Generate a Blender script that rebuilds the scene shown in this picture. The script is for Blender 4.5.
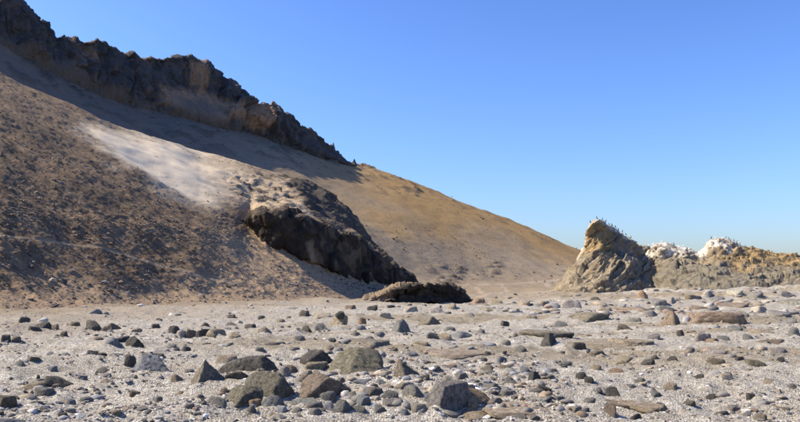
import bpy, bmesh, math, random
import numpy as np
from mathutils import Vector, Matrix
from mathutils.bvhtree import BVHTree

for o in list(bpy.data.objects):
    bpy.data.objects.remove(o)
scene = bpy.context.scene
col = scene.collection
R = math.radians

# ------------------------------------------------------------------ camera
F = 768.0                     # focal length in photograph pixels (photograph 800 x 422)
CAMZ = 1.6
PITCH = math.atan(74.0 / F)   # eye level falls at row 285
cam_data = bpy.data.cameras.new('camera')
cam_data.sensor_width = 36.0
cam_data.lens = 36.0 * F / 800.0
cam_data.clip_end = 20000
cam = bpy.data.objects.new('camera', cam_data)
cam.location = (0, 0, CAMZ)
cam.rotation_euler = (math.pi / 2 + PITCH, 0, 0)
col.objects.link(cam)
scene.camera = cam

# ------------------------------------------------------------------ sky and sun
SUN_EL = 43.0
SUN_AZ = -86.0                # clockwise from +Y (view direction): the sun stands at the left
world = bpy.data.worlds.new('World')
scene.world = world
world.use_nodes = True
wn = world.node_tree
bg = wn.nodes['Background']
sky = wn.nodes.new('ShaderNodeTexSky')
sky.sky_type = 'NISHITA'
sky.sun_disc = False
sky.sun_elevation = R(SUN_EL)
sky.sun_rotation = R(SUN_AZ)
sky.altitude = 0
sky.air_density = 1.2
sky.dust_density = 1.1
sky.ozone_density = 6.0
tint = wn.nodes.new('ShaderNodeMix'); tint.data_type = 'RGBA'; tint.blend_type = 'MULTIPLY'
tint.inputs['Factor'].default_value = 1.0
tint.inputs[7].default_value = (0.87, 0.87, 1.06, 1)
gam = wn.nodes.new('ShaderNodeGamma')             # clear desert-coast air: deeper blue aloft, pale low down
gam.inputs['Gamma'].default_value = 1.35
wn.links.new(sky.outputs[0], gam.inputs['Color'])
wn.links.new(gam.outputs[0], tint.inputs[6])
wn.links.new(tint.outputs[2], bg.inputs[0])
bg.inputs[1].default_value = 0.07

sd = bpy.data.lights.new('sun', 'SUN')
sd.energy = 5.0
sd.angle = R(0.53)
sd.color = (1.0, 0.88, 0.67)
sun = bpy.data.objects.new('sun', sd)
to_sun = Vector((math.sin(R(SUN_AZ)) * math.cos(R(SUN_EL)), math.cos(R(SUN_AZ)) * math.cos(R(SUN_EL)), math.sin(R(SUN_EL))))
sun.rotation_euler = to_sun.to_track_quat('Z', 'Y').to_euler()
sun.location = to_sun * 50
col.objects.link(sun)

vs = scene.view_settings
vs.view_transform = 'Standard'
vs.look = 'None'
vs.exposure = 0.82
vs.gamma = 1.0

# ------------------------------------------------------------------ noise
def _hash(ix, iy, iz, seed):
    h = (ix.astype(np.uint32) * np.uint32(374761393)) ^ (iy.astype(np.uint32) * np.uint32(668265263)) ^ \
        (iz.astype(np.uint32) * np.uint32(2147483647)) ^ np.uint32((seed * 974634777 + 12345) & 0xffffffff)
    h = (h ^ (h >> np.uint32(13))) * np.uint32(1274126177)
    h = (h ^ (h >> np.uint32(15))) * np.uint32(2246822519)
    return h ^ (h >> np.uint32(16))

_G = np.array([[1,1,0],[-1,1,0],[1,-1,0],[-1,-1,0],[1,0,1],[-1,0,1],[1,0,-1],[-1,0,-1],
               [0,1,1],[0,-1,1],[0,1,-1],[0,-1,-1],[1,1,0],[-1,1,0],[0,-1,1],[0,-1,-1]], dtype=np.float32)

def perlin(P, seed=0):
    P = np.asarray(P, dtype=np.float64)
    i = np.floor(P).astype(np.int64)
    f = (P - i).astype(np.float32)
    w = f * f * f * (f * (f * 6 - 15) + 10)
    out = np.zeros(P.shape[:-1], dtype=np.float32)
    for dx in (0, 1):
        wx = w[..., 0] if dx else 1 - w[..., 0]
        for dy in (0, 1):
            wy = w[..., 1] if dy else 1 - w[..., 1]
            for dz in (0, 1):
                wz = w[..., 2] if dz else 1 - w[..., 2]
                g = _G[_hash(i[..., 0] + dx, i[..., 1] + dy, i[..., 2] + dz, seed) & np.uint32(15)]
                out += wx * wy * wz * (g[..., 0] * (f[..., 0] - dx) + g[..., 1] * (f[..., 1] - dy) + g[..., 2] * (f[..., 2] - dz))
    return out

def fbm(P, scale, octv=4, gain=0.5, lac=2.03, seed=0):
    P = np.asarray(P, dtype=np.float64) / scale
    a, t = 1.0, 0
    for k in range(octv):
        t = t + a * perlin(P, seed + k * 17)
        P = P * lac + 13.7
        a *= gain
    return t

def ridged(P, scale, octv=4, gain=0.5, lac=2.1, seed=0):
    P = np.asarray(P, dtype=np.float64) / scale
    a, t = 1.0, 0
    for k in range(octv):
        n = 1 - np.abs(perlin(P, seed + k * 31)) * 2
        t = t + a * (n * n - 0.45)
        P = P * lac + 7.1
        a *= gain
    return t

def cells(P, scale, seed=0, jitter=1.0):
    """worley noise: distance to the nearest point, to the second, and a random number of the cell"""
    P = np.asarray(P, dtype=np.float64) / scale
    i = np.floor(P).astype(np.int64)
    f = P - i
    d1 = np.full(P.shape[:-1], 9.0); d2 = d1.copy(); idn = np.zeros(P.shape[:-1])
    for dx in (-1, 0, 1):
        for dy in (-1, 0, 1):
            for dz in (-1, 0, 1):
                h = _hash(i[..., 0] + dx, i[..., 1] + dy, i[..., 2] + dz, seed)
                ox = (h & np.uint32(1023)) / 1023.0; oy = ((h >> np.uint32(10)) & np.uint32(1023)) / 1023.0
                oz = ((h >> np.uint32(20)) & np.uint32(1023)) / 1023.0
                d = np.sqrt((dx + ox - f[..., 0]) ** 2 + (dy + oy - f[..., 1]) ** 2 + (dz + oz - f[..., 2]) ** 2)
                near = d < d1
                d2 = np.where(near, d1, np.minimum(d2, d))
                idn = np.where(near, (h & np.uint32(65535)) / 65535.0, idn)
                d1 = np.where(near, d, d1)
    return d1, d2, idn

def facets(P, scale, seed=0, step=1.0, tilt=1.0, crack=0.25):
    """broken rock: every cell is a plane of its own, tilted its own way, parted by cracks"""
    P = np.asarray(P, dtype=np.float64) / scale
    i = np.floor(P).astype(np.int64); f = P - i
    d1 = np.full(P.shape[:-1], 9.0); d2 = d1.copy(); hb = np.zeros(P.shape[:-1], np.uint32); off = np.zeros(P.shape)
    for dx in (-1, 0, 1):
        for dy in (-1, 0, 1):
            for dz in (-1, 0, 1):
                h = _hash(i[..., 0] + dx, i[..., 1] + dy, i[..., 2] + dz, seed)
                v = np.stack([dx + (h & np.uint32(1023)) / 1023.0 - f[..., 0], dy + ((h >> np.uint32(10)) & np.uint32(1023)) / 1023.0 - f[..., 1],
                              dz + ((h >> np.uint32(20)) & np.uint32(1023)) / 1023.0 - f[..., 2]], -1)
                d = np.sqrt((v * v).sum(-1)); near = d < d1
                d2 = np.where(near, d1, np.minimum(d2, d)); hb = np.where(near, h, hb); off = np.where(near[..., None], v, off); d1 = np.where(near, d, d1)
    r1 = _hash(hb, hb, hb, 1) / 4294967295.0 - 0.5; r2 = _hash(hb, hb, hb, 2) / 4294967295.0 - 0.5
    r3 = _hash(hb, hb, hb, 3) / 4294967295.0 - 0.5; r4 = _hash(hb, hb, hb, 4) / 4294967295.0 - 0.5
    out = step * r1 + tilt * 2 * (off[..., 0] * r2 + off[..., 1] * r3 + off[..., 2] * r4)
    return out - crack * np.clip(1 - (d2 - d1) * 7, 0, 1)

# ------------------------------------------------------------------ photograph pixel <-> place
CT, ST = math.cos(PITCH), math.sin(PITCH)
def pt(px, py, D):
    """point at forward distance D (metres) seen at photograph pixel px, py"""
    a = (np.asarray(px, float) - 400) / F
    b = (211 - np.asarray(py, float)) / F
    dy = CT - b * ST
    dz = ST + b * CT
    D = np.asarray(D, float)
    return np.stack([a / dy * D, D + 0 * a, CAMZ + dz / dy * D], -1)

def pix(P):
    x, y, z = P[..., 0], P[..., 1], P[..., 2] - CAMZ
    fz = np.maximum(y * CT + z * ST, 0.01)
    up = -y * ST + z * CT
    return 400 + F * x / fz, 211 - F * up / fz

def smooth(e0, e1, x):
    t = np.clip((x - e0) / (e1 - e0), 0, 1)
    return t * t * (3 - 2 * t)

def in_poly(x, y, poly, soft):
    """soft inside mask of a polygon"""
    x = np.asarray(x); y = np.asarray(y)
    inside = np.zeros(x.shape, bool); dist = np.full(x.shape, 1e9)
    n = len(poly)
    for k in range(n):
        x0, y0 = poly[k]; x1, y1 = poly[(k + 1) % n]
        c = ((y0 > y) != (y1 > y)) & (x < (x1 - x0) * (y - y0) / ((y1 - y0) if y1 != y0 else 1e-9) + x0)
        inside ^= c
        t = np.clip(((x - x0) * (x1 - x0) + (y - y0) * (y1 - y0)) / ((x1 - x0) ** 2 + (y1 - y0) ** 2 + 1e-9), 0, 1)
        dist = np.minimum(dist, np.hypot(x - x0 - t * (x1 - x0), y - y0 - t * (y1 - y0)))
    sdist = np.where(inside, dist, -dist)
    return smooth(-soft, soft, sdist)

# ------------------------------------------------------------------ mesh helpers
def mesh_from(name, V, Fc, smooth_shade=True):
    V = np.ascontiguousarray(V.reshape(-1, 3), dtype=np.float32)
    Fc = np.ascontiguousarray(Fc, dtype=np.int32)
    m = bpy.data.meshes.new(name)
    k = Fc.shape[1]
    m.vertices.add(len(V)); m.vertices.foreach_set('co', V.ravel())
    m.loops.add(Fc.size); m.loops.foreach_set('vertex_index', Fc.ravel())
    m.polygons.add(len(Fc))
    m.polygons.foreach_set('loop_start', np.arange(0, Fc.size, k, dtype=np.int32))
    m.polygons.foreach_set('loop_total', np.full(len(Fc), k, dtype=np.int32))
    m.polygons.foreach_set('use_smooth', np.full(len(Fc), smooth_shade, dtype=bool))
    m.update(calc_edges=True)
    return m

def grid_faces(n, m):
    i = np.arange(n * m).reshape(n, m)
    return np.stack([i[:-1, :-1], i[:-1, 1:], i[1:, 1:], i[1:, :-1]], -1).reshape(-1, 4)

def add_attr(me, name, vals):
    vals = np.ascontiguousarray(vals, dtype=np.float32)
    if vals.ndim == 1:
        a = me.attributes.new(name, 'FLOAT', 'POINT'); a.data.foreach_set('value', vals)
    else:
        a = me.attributes.new(name, 'FLOAT_COLOR', 'POINT')
        if vals.shape[1] == 3:
            vals = np.concatenate([vals, np.ones((len(vals), 1), np.float32)], 1)
        a.data.foreach_set('color', np.ascontiguousarray(vals).ravel())

def link(name, me, mat, parent=None, kind=None, label=None, cat=None, group=None):
    o = bpy.data.objects.new(name, me)
    if mat and me is not None and not me.materials:
        me.materials.append(mat)
    col.objects.link(o)
    if parent: o.parent = parent
    if kind: o['kind'] = kind
    if label: o['label'] = label
    if cat: o['category'] = cat
    if group: o['group'] = group
    return o

def net(rows, px0, px1, n, counts, curve=True):
    """rows of (px, py, D) points -> a surface: n columns by sum(counts) lines, as an (n, m, 3) array"""
    px = np.linspace(px0, px1, n)
    L = []
    for r in rows:
        r = np.array(r, float)
        L.append(pt(px, np.interp(px, r[:, 0], r[:, 1]), np.interp(px, r[:, 0], r[:, 2])))
    out = []
    K = len(L)
    for k in range(K - 1):
        p1, p2 = L[k], L[k + 1]
        p0 = L[k - 1] if k > 0 else 2 * p1 - p2
        p3 = L[k + 2] if k + 2 < K else 2 * p2 - p1
        for j in range(counts[k]):
            t = j / counts[k]
            if curve:
                ten = 0.35
                m1, m2 = (p2 - p0) * ten, (p3 - p1) * ten
                out.append((2*t**3 - 3*t**2 + 1) * p1 + (t**3 - 2*t**2 + t) * m1 + (-2*t**3 + 3*t**2) * p2 + (t**3 - t**2) * m2)
            else:
                out.append(p1 * (1 - t) + p2 * t)
    out.append(L[-1])
    return np.stack(out, 1)

def grid_normals(P):
    du = np.gradient(P, axis=0); dv = np.gradient(P, axis=1)
    n = np.cross(du, dv)
    n /= np.linalg.norm(n, axis=-1, keepdims=True) + 1e-9
    return n

def smooth_grid(A, k):
    for _ in range(k):
        B = A.copy()
        B[1:-1] = (A[:-2] + A[2:] + 2 * A[1:-1]) / 4
        A = B.copy()
        A[:, 1:-1] = (B[:, :-2] + B[:, 2:] + 2 * B[:, 1:-1]) / 4
    return A

# ------------------------------------------------------------------ material helpers
class NT:
    def __init__(self, name, rough=0.9, spec=0.2):
        self.m = bpy.data.materials.new(name); self.m.use_nodes = True
        self.t = self.m.node_tree; self.b = self.t.nodes['Principled BSDF']
        self.b.inputs['Roughness'].default_value = rough
        self.b.inputs['Specular IOR Level'].default_value = spec
    def n(self, typ, **kw):
        nd = self.t.nodes.new(typ)
        for k, v in kw.items():
            setattr(nd, k, v)
        return nd
    def l(self, a, b): self.t.links.new(a, b)
    def set(self, sock, v):
        if isinstance(v, (int, float)): sock.default_value = v
        elif isinstance(v, tuple): sock.default_value = v if len(v) == 4 or sock.type == 'VECTOR' else v + (1,)
        else: self.l(v, sock)
    def coord(self, kind='Object', scale=None):
        c = self.n('ShaderNodeTexCoord').outputs[kind]
        if scale:
            mp = self.n('ShaderNodeMapping'); self.l(c, mp.inputs[0]); mp.inputs['Scale'].default_value = scale
            return mp.outputs[0]
        return c
    def noise(self, scale, detail=5, rough=0.6, vec=None, out='Fac', dist=0):
        nd = self.n('ShaderNodeTexNoise')
        nd.inputs['Scale'].default_value = scale; nd.inputs['Detail'].default_value = detail
        nd.inputs['Roughness'].default_value = rough; nd.inputs['Distortion'].default_value = dist
        self.l(vec if vec is not None else self.coord(), nd.inputs['Vector'])
        return nd.outputs[out]
    def voro(self, scale, vec=None, feature='F1', out='Color', rnd=1.0):
        nd = self.n('ShaderNodeTexVoronoi', feature=feature)
        nd.inputs['Scale'].default_value = scale; nd.inputs['Randomness'].default_value = rnd
        self.l(vec if vec is not None else self.coord(), nd.inputs['Vector'])
        return nd.outputs[out]
    def attr(self, name, out='Fac'):
        nd = self.n('ShaderNodeAttribute'); nd.attribute_name = name
        return nd.outputs[out]
    def math(self, op, a, b=0.0, clamp=False):
        nd = self.n('ShaderNodeMath', operation=op, use_clamp=clamp)
        self.set(nd.inputs[0], a); self.set(nd.inputs[1], b)
        return nd.outputs[0]
    def mix(self, fac, a, b, mode='MIX'):
        nd = self.n('ShaderNodeMix', data_type='RGBA', blend_type=mode)
        self.set(nd.inputs['Factor'], fac)
        self.set(nd.inputs[6], a); self.set(nd.inputs[7], b)
        return nd.outputs[2]
    def ramp(self, fac, stops, interp='LINEAR'):
        nd = self.n('ShaderNodeValToRGB'); r = nd.color_ramp; r.interpolation = interp
        while len(r.elements) < len(stops): r.elements.new(0.5)
        for e, (p, c) in zip(r.elements, stops):
            e.position = p; e.color = (c if isinstance(c, tuple) else (c, c, c)) + (1,)
        self.l(fac, nd.inputs[0])
        return nd.outputs[0]
    def bump(self, h, strength=0.5, dist=0.05, normal=None):
        nd = self.n('ShaderNodeBump')
        nd.inputs['Strength'].default_value = strength; nd.inputs['Distance'].default_value = dist
        self.l(h, nd.inputs['Height'])
        if normal is not None: self.l(normal, nd.inputs['Normal'])
        return nd.outputs[0]
    def done(self, colour, normal=None):
        self.set(self.b.inputs['Base Color'], colour)
        if normal is not None: self.l(normal, self.b.inputs['Normal'])
        return self.m

# ---- beach of shell fragments and gravel
g = NT('shell_gravel', 0.92, 0.15)
co = g.coord()
sep = g.n('ShaderNodeSeparateColor'); g.l(g.voro(34, co), sep.inputs[0])
c1 = g.ramp(sep.outputs[0], [(0.0, (0.06, 0.055, 0.05)), (0.18, (0.22, 0.20, 0.175)), (0.42, (0.42, 0.378, 0.325)), (0.75, (0.51, 0.462, 0.40)), (0.93, (0.66, 0.62, 0.56)), (1.0, (0.82, 0.80, 0.76))])
sep2 = g.n('ShaderNodeSeparateColor'); g.l(g.voro(13, co), sep2.inputs[0])
c2 = g.ramp(sep2.outputs[1], [(0.0, (0.15, 0.14, 0.135)), (0.2, (0.34, 0.31, 0.28)), (0.6, (0.44, 0.40, 0.36)), (1.0, (0.60, 0.57, 0.53))])
c = g.mix(0.35, c1, c2)
big = g.noise(0.45, 6, 0.62, co)
c = g.mix(g.math('MULTIPLY', g.ramp(big, [(0.44, 0.0), (0.62, 1.0)]), 0.4), c, (0.36, 0.305, 0.235))
mid = g.noise(2.3, 5, 0.7, co)
c = g.mix(g.ramp(mid, [(0.36, 0.35), (0.5, 0.0)]), c, (0.22, 0.205, 0.18))
c = g.mix(g.ramp(g.noise(5.0, 4, 0.7, co), [(0.55, 0.0), (0.70, 0.75)]), c, (0.70, 0.68, 0.64))
brown = g.attr('brown')
c = g.mix(g.math('MULTIPLY', brown, 0.85), c, g.mix(g.noise(3.0, 6, 0.7, co), (0.13, 0.092, 0.06), (0.42, 0.33, 0.235)))
bedn = g.noise(1.6, 7, 0.7, g.coord('Object', (0.4, 1.0, 1.0)))
c = g.mix(g.math('MULTIPLY', g.attr('bed'), g.ramp(g.noise(3.0, 5, 0.7, co), [(0.35, 0.25), (0.55, 0.9)])), c, g.ramp(bedn, [(0.3, (0.16, 0.13, 0.088)), (0.5, (0.27, 0.22, 0.15)), (0.7, (0.37, 0.305, 0.215))]))
hgt = g.math('ADD', g.math('MULTIPLY', g.voro(34, co, out='Distance'), 0.5), g.math('MULTIPLY', g.noise(9, 6, 0.75, co), 1.2))
c = g.mix(1.0, c, (1.02, 1.02, 0.96), 'MULTIPLY')
M_GROUND = g.done(c, g.bump(hgt, 1.0, 0.08))

# ---- stony hillside
g = NT('stony_hillside', 0.95, 0.1)
co = g.coord()
n1 = g.noise(0.9, 9, 0.78, co)
base = g.ramp(n1, [(0.3, (0.095, 0.06, 0.033)), (0.5, (0.16, 0.104, 0.056)), (0.7, (0.235, 0.156, 0.086))])
sep = g.n('ShaderNodeSeparateColor'); g.l(g.voro(4.5, co), sep.inputs[0])
st = g.ramp(sep.outputs[0], [(0.0, (0.05, 0.042, 0.033)), (0.5, (0.14, 0.112, 0.085)), (0.85, (0.24, 0.21, 0.175)), (1.0, (0.38, 0.34, 0.29))])
base = g.mix(0.28, base, st)
stk = g.attr('streak')
base = g.mix(g.ramp(stk, [(0.5, 0.0), (1.0, 0.4)]), base, (0.27, 0.19, 0.118))
base = g.mix(g.ramp(stk, [(0.0, 0.4), (0.5, 0.0)]), base, (0.07, 0.05, 0.035))
tan = g.mix(g.noise(1.3, 6, 0.7, co), (0.24, 0.168, 0.10), (0.42, 0.31, 0.20))
base = g.mix(g.attr('tan'), base, tan)
sand = g.mix(g.noise(0.8, 7, 0.7, co), (0.60, 0.475, 0.305), (0.80, 0.68, 0.50))
base = g.mix(g.attr('sand'), base, sand)
dk = g.mix(g.noise(0.9, 7, 0.7, co), (0.035, 0.032, 0.028), (0.12, 0.10, 0.082))
base = g.mix(g.attr('dark'), base, dk)
hgt = g.math('ADD', g.noise(2.6, 9, 0.8, co), g.math('MULTIPLY', g.voro(4.5, co, out='Distance'), 0.4))
hgt = g.math('MULTIPLY', hgt, g.math('SUBTRACT', 1.0, g.math('MULTIPLY', g.attr('sand'), 0.85)))
M_HILL = g.done(base, g.bump(hgt, 0.6, 0.17))

# ---- smooth far mountain
g = NT('sandy_mountain', 0.95, 0.1)
co = g.coord()
n1 = g.noise(0.05, 8, 0.65, co)
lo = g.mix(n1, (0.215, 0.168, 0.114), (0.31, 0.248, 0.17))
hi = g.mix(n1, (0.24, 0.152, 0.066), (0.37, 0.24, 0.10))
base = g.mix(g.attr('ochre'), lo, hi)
tal = g.mix(g.noise(0.2, 8, 0.7, co), (0.125, 0.10, 0.08), (0.235, 0.19, 0.148))  # talus tones lowered: the crag's shade on it is painted in
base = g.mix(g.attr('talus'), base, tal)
fine = g.noise(0.6, 9, 0.75, co)
base = g.mix(g.ramp(fine, [(0.33, 0.75), (0.47, 0.0)]), base, (0.10, 0.075, 0.055))
base = g.mix(g.attr('rocky'), base, (0.09, 0.075, 0.062))
base = g.mix(g.attr('pale'), base, (0.50, 0.42, 0.32))
M_MOUNT = g.done(base, g.bump(g.noise(0.7, 9, 0.75, co), 0.5, 0.6))

# ---- crags: rock and scree tones darkened, the ridge's shade is in the colour
g = NT('crag_rock', 0.92, 0.15)
co = g.coord()
n1 = g.noise(0.09, 8, 0.7, co)
base = g.ramp(n1, [(0.3, (0.056, 0.056, 0.059)), (0.52, (0.098, 0.093, 0.09)), (0.72, (0.15, 0.126, 0.106))])
base = g.mix(g.attr('sunlit_rust'), base, g.mix(g.noise(0.4, 6, 0.7, co), (0.30, 0.17, 0.095), (0.50, 0.33, 0.20)))  # warm tone painted for sunlight on the crag, with faint rust
base = g.mix(g.ramp(g.noise(0.5, 8, 0.75, co), [(0.34, 0.7), (0.48, 0.0)]), base, (0.05, 0.044, 0.04))
base = g.mix(g.attr('scree'), base, g.mix(g.noise(0.2, 8, 0.7, co), (0.10, 0.085, 0.07), (0.19, 0.158, 0.128)))
M_CRAG = g.done(base, g.bump(g.noise(0.6, 9, 0.78, co), 0.9, 1.0))

# ---- bird rocks
g = NT('bird_rock', 0.9, 0.2)
co = g.coord()
n1 = g.noise(0.6, 8, 0.7, co)
base = g.ramp(n1, [(0.3, (0.12, 0.097, 0.066)), (0.5, (0.225, 0.185, 0.128)), (0.7, (0.33, 0.275, 0.195))])
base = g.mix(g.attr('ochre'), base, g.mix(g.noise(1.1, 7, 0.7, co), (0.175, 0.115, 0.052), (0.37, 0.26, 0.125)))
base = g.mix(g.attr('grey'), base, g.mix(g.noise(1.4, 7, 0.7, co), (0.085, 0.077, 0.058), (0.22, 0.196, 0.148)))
base = g.mix(g.ramp(g.noise(2.2, 8, 0.75, co), [(0.33, 0.8), (0.46, 0.0)]), base, (0.06, 0.052, 0.042))
w = g.math('MULTIPLY', g.attr('guano'), g.ramp(g.noise(1.3, 6, 0.75, co), [(0.42, 0.0), (0.54, 1.0)]))
base = g.mix(w, base, (0.68, 0.64, 0.56))
M_BIRDROCK = g.done(base, g.bump(g.noise(1.8, 9, 0.72, co), 0.7, 0.22))

# ---- dark cliff and bank: the shade on their faces is put into the colour
g = NT('shaded_cliff_rock', 0.9, 0.15)
co = g.coord()
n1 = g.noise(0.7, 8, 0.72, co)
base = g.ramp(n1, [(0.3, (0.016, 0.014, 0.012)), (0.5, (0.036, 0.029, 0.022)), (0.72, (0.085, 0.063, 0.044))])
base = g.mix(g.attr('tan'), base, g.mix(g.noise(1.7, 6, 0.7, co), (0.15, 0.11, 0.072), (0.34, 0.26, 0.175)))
M_CLIFF = g.done(base, g.bump(g.noise(1.3, 8, 0.68, co), 0.7, 0.25))

# ---- loose rocks: colour comes from each rock's own object colour
def rock_material(name, vein=False):
    g = NT(name, 0.85, 0.25)
    co = g.coord('Object')
    oi = g.n('ShaderNodeObjectInfo')
    nd = g.n('ShaderNodeTexNoise', noise_dimensions='4D')
    nd.inputs['Scale'].default_value = 6.5; nd.inputs['Detail'].default_value = 8; nd.inputs['Roughness'].default_value = 0.7
    g.l(co, nd.inputs['Vector']); g.l(g.math('MULTIPLY', oi.outputs['Random'], 40.0), nd.inputs['W'])
    base = oi.outputs['Color']
    dark = g.mix(1.0, base, (0.42, 0.40, 0.38), 'MULTIPLY')
    light = g.mix(0.35, base, (0.62, 0.57, 0.50))
    b = g.mix(g.ramp(nd.outputs[0], [(0.34, 1.0), (0.52, 0.0)]), base, dark)
    b = g.mix(g.ramp(nd.outputs[0], [(0.52, 0.0), (0.72, 0.8)]), b, light)
    nd2 = g.n('ShaderNodeTexNoise', noise_dimensions='4D')
    nd2.inputs['Scale'].default_value = 26; nd2.inputs['Detail'].default_value = 6; nd2.inputs['Roughness'].default_value = 0.75
    g.l(co, nd2.inputs['Vector']); g.l(oi.outputs['Random'], nd2.inputs['W'])
    b = g.mix(g.ramp(nd2.outputs[0], [(0.36, 0.55), (0.46, 0.0)]), b, (0.05, 0.045, 0.04))
    vn = g.n('ShaderNodeTexVoronoi', feature='DISTANCE_TO_EDGE'); vn.inputs['Scale'].default_value = 2.2
    wv = g.n('ShaderNodeVectorMath', operation='ADD'); g.l(co, wv.inputs[0]); g.l(nd.outputs['Color'], wv.inputs[1]); g.l(wv.outputs[0], vn.inputs['Vector'])
    crack = g.ramp(vn.outputs['Distance'], [(0.0, 1.0), (0.035, 0.0)])
    b = g.mix(g.ramp(g.noise(55, 4, 0.8, co), [(0.52, 0.0), (0.68, 0.5)]), b, (0.50, 0.46, 0.39))
    b = g.mix(g.math('MULTIPLY', crack, 0.3), b, (0.03, 0.026, 0.022))
    h = g.math('ADD', nd.outputs[0], g.math('MULTIPLY', nd2.outputs[0], 0.6))
    h = g.math('SUBTRACT', h, g.math('MULTIPLY', crack, 0.3))
    return g.done(b, g.bump(h, 0.9, 0.06))
M_ROCK = rock_material('beach_rock')

# ---- pebbles: colour stored per stone
g = NT('pebble_stone', 0.85, 0.2)
a = g.attr('stone', 'Color')
M_PEB = g.done(g.mix(g.ramp(g.noise(22, 4, 0.7), [(0.4, 0.4), (0.6, 0.0)]), a, (0.08, 0.07, 0.065)))

g = NT('black_plumage', 0.6, 0.3)
M_BLACK = g.done(g.mix(g.noise(9), (0.012, 0.012, 0.014), (0.03, 0.028, 0.026)))
g = NT('white_plumage', 0.7, 0.3)
M_WHITE = g.done(g.mix(g.noise(9), (0.78, 0.76, 0.72), (0.86, 0.85, 0.83)))
g = NT('grey_plumage', 0.7, 0.3)
M_GREY = g.done(g.mix(g.noise(9), (0.16, 0.15, 0.14), (0.24, 0.22, 0.20)))
g = NT('beak_horn', 0.5, 0.4)
M_BEAK = g.done(g.mix(g.noise(9), (0.45, 0.24, 0.08), (0.55, 0.32, 0.12)))

# ================================================================== GROUND
def ground_base(X, Y):
    """large form of the beach: level near the viewer, rising to the right far away, falling off beyond the beach"""
    r = smooth(10, 75, X) * smooth(45, 125, Y) * 2.6
    fall = smooth(105, 210, Y) * (1 - smooth(5, 45, X)) * 2.6
    fall2 = smooth(150, 300, Y) * 3.0
    dip = 0.6 * np.exp(-((X - 4) / 9.0) ** 2 - ((Y - 90) / 16.0) ** 2)
    return r - fall - fall2 - dip
def ground_z(X, Y):
    X = np.asarray(X, float); Y = np.asarray(Y, float)
    P = np.stack([X, Y, 0 * X], -1)
    near = 1 - smooth(140, 260, Y)
    z = ground_base(X, Y)
    z = z + near * (0.34 * fbm(P, 14, 2, seed=3) + 0.55 * smooth(25, 60, Y) * fbm(P * [0.5, 1, 1], 7, 3, seed=5) + 0.3 * smooth(40, 70, Y) * smooth(2, 14, X) * ridged(P * [0.6, 1, 1], 3.0, 3, seed=6) + 0.15 * fbm(P, 3.2, 3, seed=8) + 0.09 * ridged(P, 1.1, 3, seed=21) + 0.03 * fbm(P, 0.33, 2, seed=22)) * smooth(-5, 8, Y)
    return z
nu, nv = 640, 430
aa = np.linspace(-0.95, 0.95, nu)
yy = np.concatenate([np.exp(np.linspace(math.log(8), math.log(162), nv)) - 12, np.exp(np.linspace(math.log(166), math.log(9012), 50)) - 12])
A, Y = np.meshgrid(aa, yy, indexing='ij')
X = A * (Y + 12)
Z = ground_z(X, Y)
P = np.stack([X, Y, Z], -1)
gm = mesh_from('ground', P, grid_faces(*X.shape)[:, ::-1][:, [3, 0, 1, 2]])
# brown soil washed down along the foot of the hillside
fd = (-0.94 * (X + 23.6) + 0.35 * (Y - 45))
nb = fbm(P, 6, 4, seed=44)
brown = np.maximum(smooth(-11, 0, fd + 7 * nb), 0.6 * smooth(-24, -5, fd + 10 * nb))
brown = np.maximum(brown, smooth(52, 95, Y + 14 * nb) * (1 - smooth(14, 38, X)) * 0.75)
add_attr(gm, 'brown', brown.ravel())
bed = smooth(0.12, 0.26, fbm(P * [0.33, 1, 1], 4.2, 4, seed=46)) * smooth(13, 20, Y) * smooth(-8, 0, X + 3 * nb)
add_attr(gm, 'bed', bed.ravel())
ground = link('ground', gm, M_GROUND, kind='structure')

# ================================================================== HILLSIDE
def pD(px, py, s=0.62, off=0.3):
    a = (px - 400) / F
    k = (285 - py) / F
    return (1.3 + s * 37.95 - 0 * off) / (s * (0.35 - 0.94 * a) - k)
def row(pts):
    return [(p[0], p[1], p[2] if len(p) > 2 else pD(p[0], p[1])) for p in pts]
r_under = row([(-420, 360, 26), (0, 330, 42), (100, 322, 49), (200, 316, 59), (300, 312, 74), (360, 309, 88), (440, 306, 110)])
r_foot = row([(-420, 333, 30), (0, 312, 45), (100, 308, 53), (200, 304, 64), (300, 300, 80), (360, 298, 94), (440, 297, 114)])
r_apr = row([(-420, 292, 36), (0, 290, 49), (100, 290, 57), (200, 289, 69), (300, 289, 85), (360, 290, 98), (440, 293, 116)])
r_low = row([(-420, 225), (0, 215), (100, 226), (200, 236), (235, 234), (250, 226), (265, 244), (300, 262), (340, 277), (380, 283, 108), (415, 285, 117), (440, 292, 119)])
r_edge = row([(-420, 205), (0, 200), (100, 214), (200, 226), (235, 224), (250, 216), (265, 211, 97), (300, 217, 100), (350, 234, 108), (385, 257, 114), (415, 281, 121), (440, 291, 122)])
r_up = row([(-420, 110), (0, 140), (100, 168), (160, 180), (200, 189), (250, 196, 110), (300, 203, 112), (345, 224, 117), (380, 254, 119), (415, 282, 123), (440, 291, 124)])
r_crest = row([(-420, -90), (-100, 38), (0, 78), (20, 88), (50, 100), (100, 122), (150, 140), (200, 154, 124), (250, 166, 126), (280, 173, 127), (300, 180, 127), (322, 190, 128), (345, 205, 128), (360, 222, 128), (372, 244, 127), (390, 262, 126), (415, 282, 125), (440, 292, 125)])
r_b1 = [(p[0], p[1] + 14, p[2] + 8) for p in r_crest]
r_b2 = [(p[0], max(p[1] + 60, 300), p[2] + 45) for p in r_crest]
H = net([r_under, r_foot, r_apr, r_low, r_edge, r_up, r_crest, r_b1, r_b2], -420, 440, 580, [8, 26, 90, 34, 60, 70, 10, 12])
H = smooth_grid(H, 2)
hx, hy = pix(H)
N = grid_normals(H)
if N[300, 100, 2] < 0: N = -N
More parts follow.
